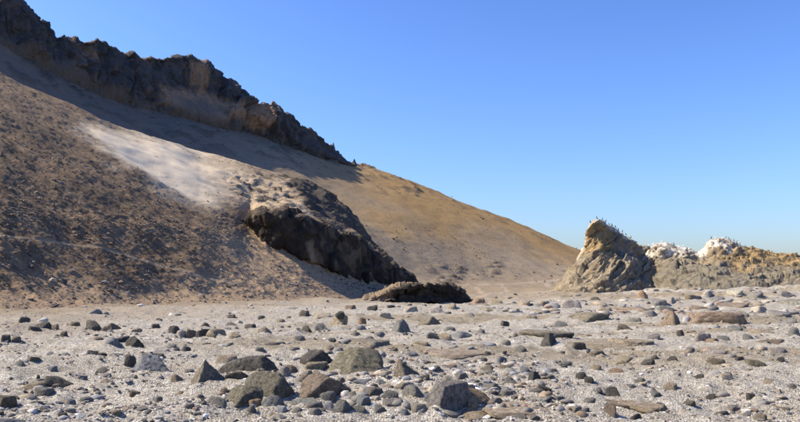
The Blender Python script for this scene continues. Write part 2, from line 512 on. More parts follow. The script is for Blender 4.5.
sandm = in_poly(hx + 14 * fbm(H, 5, 4, seed=5), hy + 7 * fbm(H, 4, 4, seed=6), [(84, 126), (130, 133), (190, 146), (240, 162), (262, 176), (270, 196), (258, 213), (236, 205), (205, 207), (180, 196), (152, 178), (122, 166), (100, 146)], 11)
sandm *= 0.30 + 0.70 * (1 - smooth(170, 250, hx + 25 * fbm(H, 8, 3, seed=7)))
sandm = np.clip(sandm, 0, 1)
foot = smooth(262, 300, hy + 20 * fbm(H, 6, 4, seed=9))
tanm = np.clip(0.75 * foot + 0.85 * smooth(150, 290, hx + 50 * fbm(H, 7, 4, seed=10)) * smooth(205, 240, hy) + 0.35 * smooth(200, 260, hx), 0, 0.95)
upper = 1 - smooth(90, 150, hy - 0.36 * hx)        # softer earth below the crest
tanm = np.maximum(tanm, 0.28 * upper)
# a footpath across the slope
path = [(-40, 232), (0, 237), (50, 241), (100, 246), (150, 262), (195, 274), (240, 287)]
pd = np.full(hx.shape, 99.0)
for k in range(len(path) - 1):
    (x0, y0), (x1, y1) = path[k], path[k + 1]
    t = np.clip(((hx - x0) * (x1 - x0) + (hy - y0) * (y1 - y0)) / ((x1 - x0) ** 2 + (y1 - y0) ** 2), 0, 1)
    pd = np.minimum(pd, np.hypot(hx - x0 - t * (x1 - x0), hy - y0 - t * (y1 - y0)))
pathm = (1 - smooth(0.7, 2.0, pd + 0.8 * fbm(H, 2, 2, seed=18))) * 0.7
crestr = in_poly(hx + 10 * fbm(H, 3, 3, seed=31), hy + 8 * fbm(H, 3, 3, seed=32), [(286, 170), (305, 178), (328, 188), (352, 206), (378, 246), (392, 266), (374, 257), (348, 240), (326, 224), (306, 208), (292, 190)], 5)  # dark rock band below the crest, shade of its face painted in
rub = in_poly(hx, hy, [(225, 175), (262, 172), (300, 178), (340, 215), (385, 255), (350, 235), (300, 218), (262, 210), (240, 196)], 10)
darkm = np.clip(crestr + 0.8 * rub * smooth(0.18, 0.34, fbm(H, 2.6, 4, seed=33)), 0, 1)
sandm = np.maximum(sandm, 0.3 * rub * (1 - darkm))
relief = 1 - 0.85 * np.clip(sandm + pathm, 0, 1)
gul = H.copy(); gul[..., 0] *= 1.0
# gullies run down the slope: stretch the noise along the fall line (mostly x and z)
U = np.stack([H[..., 0] * 0.35 + H[..., 1] * 0.94, H[..., 0] * 0.16 - H[..., 1] * 0.06, H[..., 2] * 0.08], -1)
disp = 0.40 * fbm(H, 9, 3, seed=11) + relief * (0.22 * ridged(U, 3.6, 3, seed=12) * smooth(150, 215, hy - 0.2 * hx) + 0.085 * fbm(H, 1.0, 4, gain=0.7, seed=13))
d1, d2, idn = cells(H, 0.8, seed=14)
disp += relief * (idn > 0.72) * 0.30 * np.clip(0.5 - d1, 0, 1)
d1, d2, idn = cells(H, 2.6, seed=15)
disp += np.clip(darkm + rub, 0, 1) * (0.3 * ridged(H, 4, 4, gain=0.6, seed=16) + 0.45 * facets(H, 2.6, 17, 0.9, 1.4, 0.1) * (0.15 + 0.85 * darkm))
disp *= smooth(0, 34, np.arange(H.shape[1]))[None, :] * 0.85 + 0.15
HD = H + N * disp[..., None]
hm = mesh_from('hillside', HD, grid_faces(*HD.shape[:2]))
add_attr(hm, 'sand', np.clip(sandm + pathm * 0.08, 0, 1).ravel())
add_attr(hm, 'tan', np.clip(np.maximum(tanm, pathm), 0, 1).ravel())
add_attr(hm, 'dark', darkm.ravel())
add_attr(hm, 'streak', np.clip(0.5 + 1.1 * fbm(U, 1.1, 4, gain=0.6, seed=19) + 0.5 * fbm(H, 9, 3, seed=20), 0, 1).ravel())
hill = link('hillside', hm, M_HILL, kind='structure')

# loose stones of the scree, far too many to count
def ico(sub):
    bm = bmesh.new(); bmesh.ops.create_icosphere(bm, subdivisions=sub, radius=1)
    V = np.array([v.co[:] for v in bm.verts]); Fc = np.array([[v.index for v in f.verts] for f in bm.faces]); bm.free()
    return V, Fc
ICO1, ICO1F = ico(1)
ICO2, ICO2F = ico(2)
def _forms(V0, count, seed):
    r_ = np.random.default_rng(seed); out = []
    for _ in range(count):
        q = r_.normal(size=(9, 3)); q /= np.linalg.norm(q, axis=1, keepdims=True)
        off = r_.uniform(0.62, 1.0, 9)
        inv = ((np.maximum(V0 @ q.T, 1e-3) / off) ** 9).sum(1) ** (1 / 9.0)
        out.append(V0 * np.minimum(1 / inv, 1.3)[:, None])
    return np.array(out)
FORMS = {1: _forms(ICO1, 40, 3), 2: _forms(ICO2, 40, 4)}
def stone_cloud(name, pos, size, colr, flat, rng, sub=1, mat=None):
    V0, F0 = (ICO1, ICO1F) if sub == 1 else (ICO2, ICO2F)
    n = len(pos); k = len(V0)
    V = FORMS[sub][rng.integers(0, 40, n)] * (1 + rng.uniform(-0.06, 0.06, (n, k, 1)))
    V = V * np.stack([rng.uniform(0.7, 1.3, n), rng.uniform(0.7, 1.3, n), flat], -1)[:, None]
    # tilt and turn
    a = rng.uniform(0, 6.283, n); t = rng.normal(0, 0.2, n)
    ca, sa, ct, s_ = np.cos(a)[:, None], np.sin(a)[:, None], np.cos(t)[:, None], np.sin(t)[:, None]
    x, y, z = V[..., 0], V[..., 1], V[..., 2]
    x, z = x * ct + z * s_, -x * s_ + z * ct
    x, y = x * ca - y * sa, x * sa + y * ca
    V = np.stack([x, y, z], -1) * size[:, None, None] + pos[:, None]
    Fc = (F0[None] + (np.arange(n) * k)[:, None, None]).reshape(-1, 3)
    m = mesh_from(name, V, Fc, sub == 2)
    add_attr(m, 'stone', np.repeat(colr, k, 0))
    return m
rng = np.random.default_rng(5)
ns = 9000
ii = rng.integers(0, H.shape[0], ns * 3); jj = rng.integers(10, 290, ns * 3)
vis = (hx[ii, jj] > -60) & (hx[ii, jj] < 420)
wgt = (1 - np.clip(sandm + pathm + 0.5 * upper, 0, 0.97))[ii, jj]
keep = np.where(vis & (rng.random(ns * 3) < wgt))[0][:ns]
ii, jj = ii[keep], jj[keep]; ns = len(ii)
pos = HD[ii, jj] + rng.normal(0, 0.05, (ns, 3)) * [1, 1, 0]
size = np.clip(np.exp(rng.normal(-2.75, 0.5, ns)), 0.03, 0.3)
tone = np.exp(rng.normal(-1.9, 0.4, ns))[:, None]
colr = np.clip(tone * np.where(rng.random((ns, 1)) < 0.4, [[1.0, 0.90, 0.78]], [[1.15, 0.84, 0.58]]), 0.02, 0.5)
sm_ = stone_cloud('scree', pos, size, colr, rng.uniform(0.5, 0.9, ns), rng)
link('scree', sm_, M_PEB, kind='stuff', label='loose dark stones strewn over the brown hillside', cat='stones')

# ================================================================== DARK CLIFF under the hill's shoulder
lo_e = row([(244, 226, 101), (250, 231, 101), (265, 250, 99), (300, 268, 99), (340, 282, 101), (380, 288, 109), (418, 290, 119)])
lo_f = row([(244, 224, 98), (250, 225, 97), (265, 240, 94.2), (300, 256, 94.5), (340, 272, 98), (380, 281, 107), (418, 286, 116)])
hi_f = row([(244, 220, 97), (250, 218, 94.7), (265, 213, 92.2), (300, 219, 94.8), (350, 236, 102), (385, 258, 109.5), (418, 282, 116)])
hi_e = row([(244, 219, 98), (250, 214, 97), (265, 209.5, 96.5), (300, 214.5, 99), (350, 232, 106.5), (385, 255.5, 113), (418, 281, 120)])
hi_b = row([(244, 224, 103), (250, 222, 103), (265, 217, 103), (300, 222, 106), (350, 238, 113), (385, 259, 119), (418, 284, 124)])
CL = net([lo_e, lo_f, hi_f, hi_e, hi_b], 244, 418, 340, [36, 50, 22, 20])
CL = smooth_grid(CL, 2)
CN = grid_normals(CL)
if CN[200, 40, 1] > 0: CN = -CN
S = CL * [1, 1, 0.5]
d1, d2, idn = cells(CL * [1, 1, 0.7], 2.1, seed=51)
disp = 0.5 * ridged(S, 6, 3, gain=0.5, seed=50) + 0.65 * facets(CL * [1, 1, 0.6], 2.8, 51, 0.8, 1.6, 0.1) + 0.14 * facets(CL, 1.1, 53, 0.8, 1.6, 0.1)
edge = smooth(0, 14, np.arange(CL.shape[0]))[:, None] * smooth(0, 10, np.arange(CL.shape[0])[::-1])[:, None]
CD = CL + CN * (disp * edge * 0.9)[..., None]
cm = mesh_from('dark_cliff', CD, grid_faces(*CD.shape[:2]))
cN = grid_normals(CD); cN = cN * np.sign((cN * CN).sum(-1, keepdims=True))
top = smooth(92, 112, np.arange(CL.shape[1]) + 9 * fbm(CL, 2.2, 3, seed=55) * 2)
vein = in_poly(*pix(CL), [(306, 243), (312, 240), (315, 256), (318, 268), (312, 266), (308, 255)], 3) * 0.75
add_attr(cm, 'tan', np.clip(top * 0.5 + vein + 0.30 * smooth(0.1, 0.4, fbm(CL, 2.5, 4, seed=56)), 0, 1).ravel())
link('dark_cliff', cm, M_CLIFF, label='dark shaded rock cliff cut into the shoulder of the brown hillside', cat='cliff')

# ================================================================== LOW DARK BANK at the end of the beach
bf = row([(362, 301, 84), (378, 302, 84.5), (392, 303, 85), (430, 304.5, 87), (455, 304.5, 90), (470, 303.5, 93), (482, 302, 97)])
bf2 = row([(362, 300, 84.4), (378, 298.5, 85), (392, 296, 85.7), (430, 297, 88), (455, 297.5, 91), (465, 299, 93), (470, 302, 94), (482, 302, 98)])
bt = row([(362, 299, 85.5), (378, 294.5, 86), (388, 290, 86.2), (396, 287, 85.8), (415, 286.5, 86.8), (430, 286, 88), (445, 285, 89.8), (455, 287.5, 91.5), (463, 293, 93.5), (470, 301, 95), (482, 302, 99)])
bb = row([(362, 297, 95), (378, 292, 99), (395, 285.5, 102), (430, 284, 102), (447, 284, 102), (458, 287, 102), (465, 294, 102), (470, 300.5, 102), (482, 301, 103)])
bz = [(p[0], p[1] + 10, p[2] + 10) for p in bb]
BK = net([bf, bf2, bt, bb, bz], 362, 482, 300, [22, 34, 34, 10])
BN = grid_normals(BK)
if BN[150, 30, 1] > 0: BN = -BN
d1, d2, idn = cells(BK, 0.8, seed=61)
disp = 0.15 * ridged(BK, 2.2, 3, seed=60) + 0.55 * facets(BK * [0.8, 1, 1.3], 1.8, 61, 1.0, 1.2, 0.15) + 0.15 * facets(BK, 0.6, 65, 0.8, 1.5, 0.1)
v = np.arange(BK.shape[1])
disp *= (0.6 + 0.4 * (1 - smooth(50, 64, v)))[None, :] * smooth(0, 8, np.arange(300))[:, None] * smooth(0, 8, np.arange(300)[::-1])[:, None]
BD = BK + BN * disp[..., None]
bmh = mesh_from('dark_bank', BD, grid_faces(*BD.shape[:2]))
bx, by = pix(BK)
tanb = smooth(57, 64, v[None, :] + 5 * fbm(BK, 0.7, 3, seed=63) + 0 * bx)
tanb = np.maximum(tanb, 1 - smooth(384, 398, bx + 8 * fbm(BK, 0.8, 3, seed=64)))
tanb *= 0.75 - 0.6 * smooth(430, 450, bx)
add_attr(bmh, 'tan', np.clip(tanb, 0, 1).ravel())
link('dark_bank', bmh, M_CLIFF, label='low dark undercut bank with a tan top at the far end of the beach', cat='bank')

# ================================================================== FAR MOUNTAIN
def rowD(pts, fn): return [(x, y, fn(x)) for x, y in pts]
crD = lambda x: float(np.interp(x, [-500, -200, 0, 180, 360, 480, 580, 700, 900], [165, 215, 258, 350, 455, 470, 480, 490, 500]))
mid_ = [(-500, -230), (-200, -60), (0, 52), (50, 77), (100, 98), (150, 114), (190, 122), (230, 132), (280, 146), (330, 161), (362, 168), (400, 179), (450, 197), (500, 217), (550, 238), (580, 251), (640, 279), (700, 300), (900, 320)]
m_crest = rowD(mid_, crD)
m_b1 = [(x, y + 12, d + 30) for x, y, d in m_crest]
m_b2 = [(x, max(y + 120, 320), d + 220) for x, y, d in m_crest]
m_foot = [(-500, 330, 90), (0, 320, 150), (150, 312, 185), (300, 303, 230), (400, 299, 262), (460, 297.5, 285), (520, 296.5, 300), (560, 296, 308), (640, 297, 320), (700, 305, 330), (900, 325, 340)]
m_under = [(x, y + 6, d - 15) for x, y, d in m_foot]
m_low = [(-500, 200, 110), (0, 250, 172), (150, 262, 210), (300, 268, 258), (400, 276, 300), (460, 281, 318), (520, 285, 330), (560, 287, 335), (640, 292, 345), (700, 303, 360), (900, 324, 370)]
m_mid = [(-500, 0, 136), (0, 160, 205), (150, 195, 248), (300, 215, 305), (400, 230, 345), (460, 243, 368), (520, 255, 385), (560, 265, 396), (640, 286, 410), (700, 301, 420), (900, 322, 430)]
MT = net([m_under, m_foot, m_low, m_mid, m_crest, m_b1, m_b2], -500, 900, 480, [6, 36, 70, 70, 8, 8])
MT = smooth_grid(MT, 3)
MN = grid_normals(MT)
if MN[300, 100, 2] < 0: MN = -MN
mx, my = pix(MT)
vv = np.arange(MT.shape[1]); frac = np.clip(vv / 182, 0, 1)[None, :] + 0 * mx
disp = 1.6 * fbm(MT, 70, 3, seed=70) + 0.30 * fbm(MT, 9, 4, gain=0.6, seed=71)
# sand ribs down the fall line
UU = np.stack([MT[..., 0] * 0.5 + MT[..., 1] * 0.3, MT[..., 1] * 0.05, MT[..., 2] * 0.02], -1)
disp += 0.35 * fbm(UU, 7, 3, seed=72)
rock = smooth(0.16, 0.36, fbm(MT, 13, 5, gain=0.62, seed=73)) * smooth(0.72, 1.0, frac) * (0.35 + 0.65 * (mx < 420))
rock = np.maximum(rock, in_poly(mx + 12 * fbm(MT, 15, 4, seed=76), my + 8 * fbm(MT, 15, 4, seed=77), [(128, 84), (165, 88), (190, 104), (205, 118), (180, 118), (150, 108), (130, 100)], 5) * 0.9)
rock = np.maximum(rock, 0.8 * smooth(0.2, 0.35, fbm(MT, 8, 5, gain=0.65, seed=78)) * in_poly(mx, my, [(430, 268), (470, 264), (500, 262), (498, 280), (450, 288), (425, 284)], 8))
disp += rock * (1.3 * ridged(MT, 6, 3, seed=74) + 0.8)
MD = MT + MN * disp[..., None]
mm = mesh_from('mountain', MD, grid_faces(*MD.shape[:2]))
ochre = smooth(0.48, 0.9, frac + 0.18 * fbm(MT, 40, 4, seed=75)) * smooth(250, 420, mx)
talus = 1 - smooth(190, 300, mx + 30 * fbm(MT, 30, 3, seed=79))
pale = np.zeros_like(mx)
for poly in ([(474, 287), (478, 286.5), (484, 295), (480, 296)], [(499, 283), (503, 282.5), (509, 292), (505, 293)], [(542, 279), (547, 278.5), (552, 286), (547, 286)],
             [(455, 285.2), (500, 282.8), (560, 278), (560, 279.4), (500, 284.0), (455, 286.2)]):
    pale = np.maximum(pale, in_poly(mx, my, poly, 0.8))
pale[:, 100:] *= 1
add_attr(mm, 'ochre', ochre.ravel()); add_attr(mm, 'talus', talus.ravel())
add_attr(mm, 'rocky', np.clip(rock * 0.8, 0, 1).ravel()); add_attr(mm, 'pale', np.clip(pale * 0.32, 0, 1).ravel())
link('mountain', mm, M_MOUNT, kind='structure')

rng = np.random.default_rng(15)
ii = rng.integers(130, 446, 9000); jj = rng.integers(60, 186, 9000)
ok = (mx[ii, jj] > 60) & (mx[ii, jj] < 620) & (rng.random(9000) < 0.12 + 1.0 * smooth(0.0, 0.35, fbm(MT[ii, jj], 25, 3, seed=92)))
ii, jj = ii[ok][:1500], jj[ok][:1500]; n_ = len(ii)
colr = np.exp(rng.normal(-2.1, 0.35, n_))[:, None] * np.array([[1.1, 0.88, 0.66]])
link('mountain_scree', stone_cloud('mountain_scree', MD[ii, jj] + rng.normal(0, 0.8, (n_, 3)) * [1, 1, 0], np.clip(np.exp(rng.normal(-1.35, 0.45, n_)), 0.12, 0.8), colr, rng.uniform(0.45, 0.8, n_), rng), M_PEB, kind='stuff',
     label='small dark boulders dotted over the far sandy mountain', cat='stones')

# ================================================================== CRAGS along the mountain's crest
sil = [(-500, -330), (-300, -190), (-120, -80), (-40, -25), (-10, -6), (8, -3), (16, 0), (23, 2), (29, 10), (35, 21), (42, 19), (47, 26), (53, 34), (57, 38), (63, 34), (71, 37), (78, 43), (85, 44), (90, 42), (96, 38.5), (106, 42), (113, 46), (121, 52), (128, 56), (133, 52.5), (139, 58.5), (146, 59), (153, 57), (162, 60), (170, 58), (178, 56.5), (194, 56.5), (206, 63), (219, 74), (233, 81), (246, 94), (257, 105), (265, 103.5), (273, 104), (283, 113.5), (293, 115), (298, 122), (303, 126), (313, 131), (322, 142), (333, 145), (336, 153.5), (343, 157.5), (352, 163.5), (354, 160.5), (358, 165), (362, 165), (364, 170), (372, 176)]
cdp = lambda x: crD(x)
c_foot = [(x, y + 7, cdp(x) + 6) for x, y in [(-500, -230), (-200, -60), (0, 52), (50, 77), (100, 98), (150, 110), (190, 122), (230, 134), (280, 147), (330, 162), (372, 176)]]
c_m1 = [(x, y, cdp(x) + (2.5 if x < 215 else -1)) for x, y in [(-500, -255), (-200, -85), (0, 36), (50, 63), (100, 84), (140, 96), (170, 102), (200, 112), (228, 118), (232, 108), (250, 110), (275, 124), (300, 143), (330, 156), (372, 176)]]
c_m2 = [(x, y, cdp(x) + d) for x, y, d in [(-500, -285, 3), (-200, -110, 3), (0, 20, 3), (50, 52, 3), (100, 68, 3), (140, 82, 6), (170, 86, 16), (200, 93, 22), (222, 102, 22), (236, 104, 14), (250, 107, 6), (275, 114, 4), (300, 134, 3), (330, 151, 3), (372, 176, 2)]]
c_top = [(x, y, cdp(x) + float(np.interp(x, [0, 130, 175, 215, 260, 300], [8, 10, 26, 28, 10, 7]))) for x, y in sil]
c_b1 = [(x, y + 8, d + 10) for x, y, d in c_top]
c_b2 = [(x, y + 60, d + 40) for x, y, d in c_top]
CR = net([c_foot, c_m1, c_m2, c_top, c_b1, c_b2], -320, 372, 920, [36, 40, 60, 10, 12])
CRN = grid_normals(smooth_grid(CR, 40))
if CRN[700, 60, 1] > 0: CRN = -CRN
SS = CR * [1, 1, 0.42]
d1, d2, idn = cells(CR * [1, 1, 0.6], 8.0, seed=81)
e1, e2, ide = cells(CR * [1, 1, 0.7], 3.2, seed=83)
disp = 3.2 * ridged(SS, 22, 3, gain=0.5, seed=80) + 2.2 * facets(CR * [1, 1, 0.4] + 2 * fbm(CR, 12, 2, seed=87)[..., None], 11, 88, 0.8, 1.6, 0.0) + 1.2 * facets(CR * [1, 1, 0.45] + 1.0 * fbm(CR, 5, 2, seed=84)[..., None], 4.6, 89, 0.8, 1.7, 0.05) + 0.6 * facets(CR * [1, 1, 0.6], 2.0, 90, 0.8, 1.7, 0.05)
CRN = CRN * [1, 1, 0.4]; CRN /= np.linalg.norm(CRN, axis=-1, keepdims=True)
cx, cy = pix(CR)
thin = 0.3 + 0.7 * (1 - smooth(270, 365, cx))
ledge = in_poly(cx, cy, [(160, 86), (205, 92), (238, 104), (248, 112), (225, 122), (195, 112), (165, 102)], 5)
vrow = np.arange(CR.shape[1])
topw = 1 - 0.6 * np.exp(-((vrow - 136) / 8.0) ** 2)[None, :]     # keep the skyline where it is, only roughen it
low_ = 1 - smooth(28, 62, vrow[None, :] + 40 * fbm(CR, 20, 3, seed=91))      # the foot is buried in scree
low_ *= 1 - smooth(215, 260, cx)
disp *= thin * (1 - 0.75 * ledge) * topw * smooth(0, 8, vrow)[None, :] * (1 - 0.72 * low_)
CRD = CR + CRN * disp[..., None]
# jagged teeth of the skyline
teeth = np.exp(-((vrow - 136) / 9.0) ** 2)[None, :] * (1.2 * ridged(CR * [1, 1, 0.1], 6, 4, gain=0.6, seed=85) + 0.9 * (ide - 0.5) + 1.4 * (idn - 0.5))
CRD[..., 2] += teeth * (0.6 + 0.7 * smooth(150, 330, cx))
crm = mesh_from('crag_ridge', CRD, grid_faces(*CRD.shape[:2]))
sunlit_rust = np.clip(ledge * 0.85 + 0.9 * in_poly(cx, cy, [(190, 60), (204, 63), (210, 82), (200, 92), (192, 84)], 4) + 0.9 * in_poly(cx, cy, [(236, 104), (275, 104), (272, 125), (258, 132), (240, 118)], 5)  # sunlit ledge and faces put into the colour; faint random rust besides
               + 0.6 * in_poly(cx, cy, [(84, 44), (98, 40), (96, 60), (86, 54)], 4) + 0.15 * smooth(0.15, 0.4, fbm(CR, 22, 4, seed=86)), 0, 1)
add_attr(crm, 'sunlit_rust', sunlit_rust.ravel())
add_attr(crm, 'scree', (0.8 * low_).ravel())
link('crag_ridge', crm, M_CRAG, kind='structure')

# ================================================================== BIRD ROCKS at the right
def rock_mass(name, rows, px0, px1, n, counts, crest_row, amp, seed, label, ochre_fn, guano_fn, grey_fn, rib=1.0):
    G = net(rows, px0, px1, n, counts)
    G = smooth_grid(G, 1)
    GN = grid_normals(smooth_grid(G, 22))
    k = sum(counts[:2]) // 2
    if GN[n // 2, k, 1] > 0: GN = -GN
    gx, gy = pix(G)
    # strata and joints slant down to the left, as the ribs of the rock do
    Q = np.stack([G[..., 0] * 0.62 - G[..., 2] * 0.75, G[..., 1] * 0.35, G[..., 0] * 0.14 + G[..., 2] * 0.12], -1)
    d1, d2, idn = cells(Q, 1.7, seed=seed)
    e1, e2, ide = cells(G, 0.8, seed=seed + 1)
    disp = rib * 0.75 * ridged(Q, 2.8, 3, gain=0.5, seed=seed + 2) + (1 - rib) * 0.7 * fbm(G * [0.6, 0.8, 1.5], 2.8, 4, gain=0.55, seed=seed + 6) \
        + (0.62 if rib > 0.5 else 0.4) * facets(Q if rib > 0.5 else G * [0.6, 0.8, 1.4], 2.3, seed, 0.9, 1.6, 0.08) + 0.26 * facets(G * [0.7, 1, 1.3], 0.9, seed + 1, 0.8, 1.6, 0.1) + 0.06 * fbm(G, 0.5, 3, seed=seed + 3)
    v = np.arange(G.shape[1])
    topw = 1 - 0.6 * np.exp(-((v - crest_row) / 7.0) ** 2)[None, :]
    disp *= amp * topw * smooth(0, 6, v)[None, :] * smooth(0, 10, np.arange(n))[:, None]
    GD = G + GN * disp[..., None]
    m = mesh_from(name, GD, grid_faces(*GD.shape[:2]))
    fr = np.clip(v / crest_row, 0, 1)[None, :] + 0 * gx
    nz = fbm(G, 3.0, 4, seed=seed + 4)
    add_attr(m, 'ochre', np.clip(ochre_fn(gx, gy, fr, nz), 0, 1).ravel())
    add_attr(m, 'guano', np.clip(guano_fn(gx, gy, fr, nz), 0, 1).ravel())
    add_attr(m, 'grey', np.clip(grey_fn(gx, gy, fr, nz), 0, 1).ravel())
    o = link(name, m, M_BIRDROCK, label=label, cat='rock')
    return o

p_crest = [(540, 300, 116), (545, 297, 117), (556, 286, 118), (566, 276, 118.5), (575, 266, 119), (580, 259, 119), (583, 245, 119), (586, 233, 119), (589, 224, 119), (592, 221, 119), (599, 220, 119.5), (603, 223, 120), (613, 230, 122.5), (626, 238, 126), (644, 246, 131), (660, 251, 135), (680, 258, 138), (700, 272, 140)]
p_foot = [(540, 301, 112), (560, 301, 110), (590, 301, 109), (620, 300, 110), (650, 297, 113), (680, 293, 117), (700, 291, 120)]
p_under = [(x, y + 6, d - 1) for x, y, d in p_foot]
p_b = [(540, 300.5, 114), (556, 293, 113.6), (566, 289, 113), (580, 283, 112.5), (600, 277, 112), (620, 276, 112.5), (640, 276, 115), (660, 276, 118), (680, 276, 122), (700, 280, 126)]
p_m = [(540, 300.2, 115), (556, 288, 116), (566, 279, 116), (578, 266, 116), (590, 256, 115.8), (600, 253, 115.5), (610, 256, 115.6), (625, 260, 117), (640, 260, 119.5), (652, 258, 122), (665, 260, 125), (680, 264, 128), (700, 275, 132)]
p_u = [(540, 300.1, 115.5), (556, 287, 117), (566, 277, 117.4), (578, 263, 117.6), (586, 250, 117.5), (594, 243, 117.2), (601, 242, 117.5), (606, 249, 119.5), (615, 252, 121.5), (626, 254, 124), (644, 255, 128), (660, 257, 131), (680, 261, 134), (700, 273, 137)]
p_k = [(x, y + 6, d + 5) for x, y, d in p_crest]
p_kk = [(x, max(y + 40, 302), d + 14) for x, y, d in p_crest]
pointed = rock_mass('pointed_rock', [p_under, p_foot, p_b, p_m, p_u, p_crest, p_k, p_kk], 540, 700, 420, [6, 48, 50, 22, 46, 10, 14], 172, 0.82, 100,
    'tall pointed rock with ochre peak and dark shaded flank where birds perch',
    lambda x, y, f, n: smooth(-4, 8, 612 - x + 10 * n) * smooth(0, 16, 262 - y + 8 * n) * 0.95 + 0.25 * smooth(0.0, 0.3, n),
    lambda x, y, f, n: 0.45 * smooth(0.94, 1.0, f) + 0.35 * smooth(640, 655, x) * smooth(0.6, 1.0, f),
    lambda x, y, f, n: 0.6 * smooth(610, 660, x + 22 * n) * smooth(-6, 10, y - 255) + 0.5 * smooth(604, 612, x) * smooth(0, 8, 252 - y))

q_crest = [(640, 262, 126), (648, 251, 124), (654, 245.5, 123), (660, 244, 123), (669, 245, 123), (677, 247, 123), (686, 249, 123), (698, 254, 123), (703, 249, 123), (707, 244, 123), (711, 241, 123), (719, 239.6, 123), (727, 240.5, 123), (733, 242, 123), (743, 248, 124), (760, 251, 125), (778, 252.5, 126), (793, 255, 127), (820, 258, 128), (870, 266, 130), (960, 285, 134)]
q_foot = [(640, 284, 123), (655, 289, 114), (675, 291.5, 107), (700, 289, 104), (740, 285, 103), (770, 282, 103), (800, 280, 103), (870, 279, 104), (960, 290, 106)]
q_under = [(x, y + 6, d - 1) for x, y, d in q_foot]
q_m = [(640, 274, 124), (660, 271, 119), (680, 270, 114), (700, 270, 112), (740, 269, 111), (770, 270, 111), (800, 270, 112), (870, 272, 114), (960, 288, 118)]
q_u = [(640, 266, 125), (660, 257, 121), (685, 260, 119), (700, 261, 119), (720, 254, 119), (740, 257, 119), (770, 259, 120), (800, 261, 121), (870, 268, 124), (960, 286, 128)]
q_k = [(x, y + 5, d + 6) for x, y, d in q_crest]
q_kk = [(x, max(y + 40, 302), d + 18) for x, y, d in q_crest]
lowridge = rock_mass('rocky_ridge', [q_under, q_foot, q_m, q_u, q_crest, q_k, q_kk], 640, 960, 440, [6, 60, 48, 40, 10, 12], 154, 0.95, 130,
    'long low ridge of olive and ochre rock whitened on top, right of the pointed rock', 
    lambda x, y, f, n: 0.9 * smooth(690, 740, x + 30 * n) * smooth(0.3, 0.6, f + 0.25 * n) + 0.3 * smooth(0.1, 0.4, n),
    lambda x, y, f, n: (smooth(0.82, 0.97, f + 0.25 * n)) * (1 - smooth(735, 750, x)) * 0.85 * smooth(-0.15, 0.25, n + 0.2),
    lambda x, y, f, n: 0.8 * (1 - smooth(0.35, 0.75, f + 0.3 * n)) * (1 - 0.5 * smooth(740, 790, x)), rib=0.25)

# ================================================================== ROCKS ON THE BEACH
def gz1(x, y): return float(ground_z(np.array([x]), np.array([y]))[0])
def on_ground(px, py):
    """where the view ray through a photograph pixel meets the beach"""
    a = (px - 400) / F; b = (211 - py) / F
    dy = CT - b * ST; dz = ST + b * CT
    D = np.concatenate([np.arange(5, 40, 0.05), np.arange(40, 140, 0.2)])
    h = CAMZ + dz / dy * D - ground_z(a / dy * D, D)
    k = int(np.argmax(h < 0)) if (h < 0).any() else len(D) - 1
    D0 = float(D[k])
    return a / dy * D0, D0

def rock_mesh(name, seed, sub, planes=(), rough=1.0, nplanes=11, sharp=14, top=0.85):
    V0, F0 = ICOS[sub]
    r_ = np.random.default_rng(seed)
    nrm = r_.normal(size=(nplanes, 3)); nrm /= np.linalg.norm(nrm, axis=1, keepdims=True)
    off = r_.uniform(0.62, 1.0, nplanes)
    for p in planes:
        q = np.array(p[:3], float); q /= np.linalg.norm(q)
        nrm = np.vstack([nrm, q]); off = np.append(off, p[3])
    nrm = np.vstack([nrm, [0.05, 0.05, 1], [0, 0, -1]]); off = np.append(off, [top, 0.7])
    c_ = np.maximum(V0 @ nrm.T, 1e-3) / off
    inv = (c_ ** sharp).sum(1) ** (1.0 / sharp)
    r = 1.0 / inv
    r = np.minimum(r, 1.35)
    V = V0 * r[:, None]
    off3 = r_.uniform(0, 90, 3)
    d = 0.07 * fbm(V + off3, 0.75, 3, seed=seed) + 0.05 * ridged(V * [1, 1, 1.6] + off3, 0.35, 4, seed=seed + 5) + 0.03 * fbm(V + off3, 0.1, 2, seed=seed + 9)
    V = V * (1 + rough * d)[:, None]
    up_ = V[:, 2] > -0.15
    for ax in (0, 1):
        lo_, hi_ = np.percentile(V[up_, ax], [2, 98])
        V[:, ax] = (V[:, ax] - (lo_ + hi_) / 2) / ((hi_ - lo_) / 2)
    V[:, 2] /= np.percentile(V[:, 2], 99.6)
    m = mesh_from(name, V, F0, True)
    return m
ICOS = {k: ico(k) for k in (2, 3, 4, 5)}
COL = dict(olive=(0.20, 0.17, 0.112), tan=(0.34, 0.275, 0.185), brown=(0.215, 0.162, 0.105), dark=(0.085, 0.075, 0.06), grey=(0.225, 0.213, 0.185),
           blue=(0.235, 0.242, 0.242), white=(0.54, 0.53, 0.50), pale=(0.39, 0.345, 0.27), orange=(0.35, 0.23, 0.13), red=(0.225, 0.165, 0.11), pink=(0.31, 0.265, 0.23))
rr = random.Random(11)
SHARED = {}
def shared(shape, sub):
    key = (shape, sub, rr.randrange(7))
    if key not in SHARED:
        sd_ = 500 + len(SHARED)
        if shape == 'slab': SHARED[key] = rock_mesh('slab_form', sd_, sub, rough=0.9, nplanes=9, top=0.45)
        elif shape == 'dome': SHARED[key] = rock_mesh('dome_form', sd_, sub, rough=1.1, nplanes=12, sharp=11)
        else: SHARED[key] = rock_mesh('block_form', sd_, sub, rough=1.0, nplanes=8, sharp=30)
        SHARED[key].materials.append(M_ROCK)
    return SHARED[key]
ROCKS = []
SMALL = []
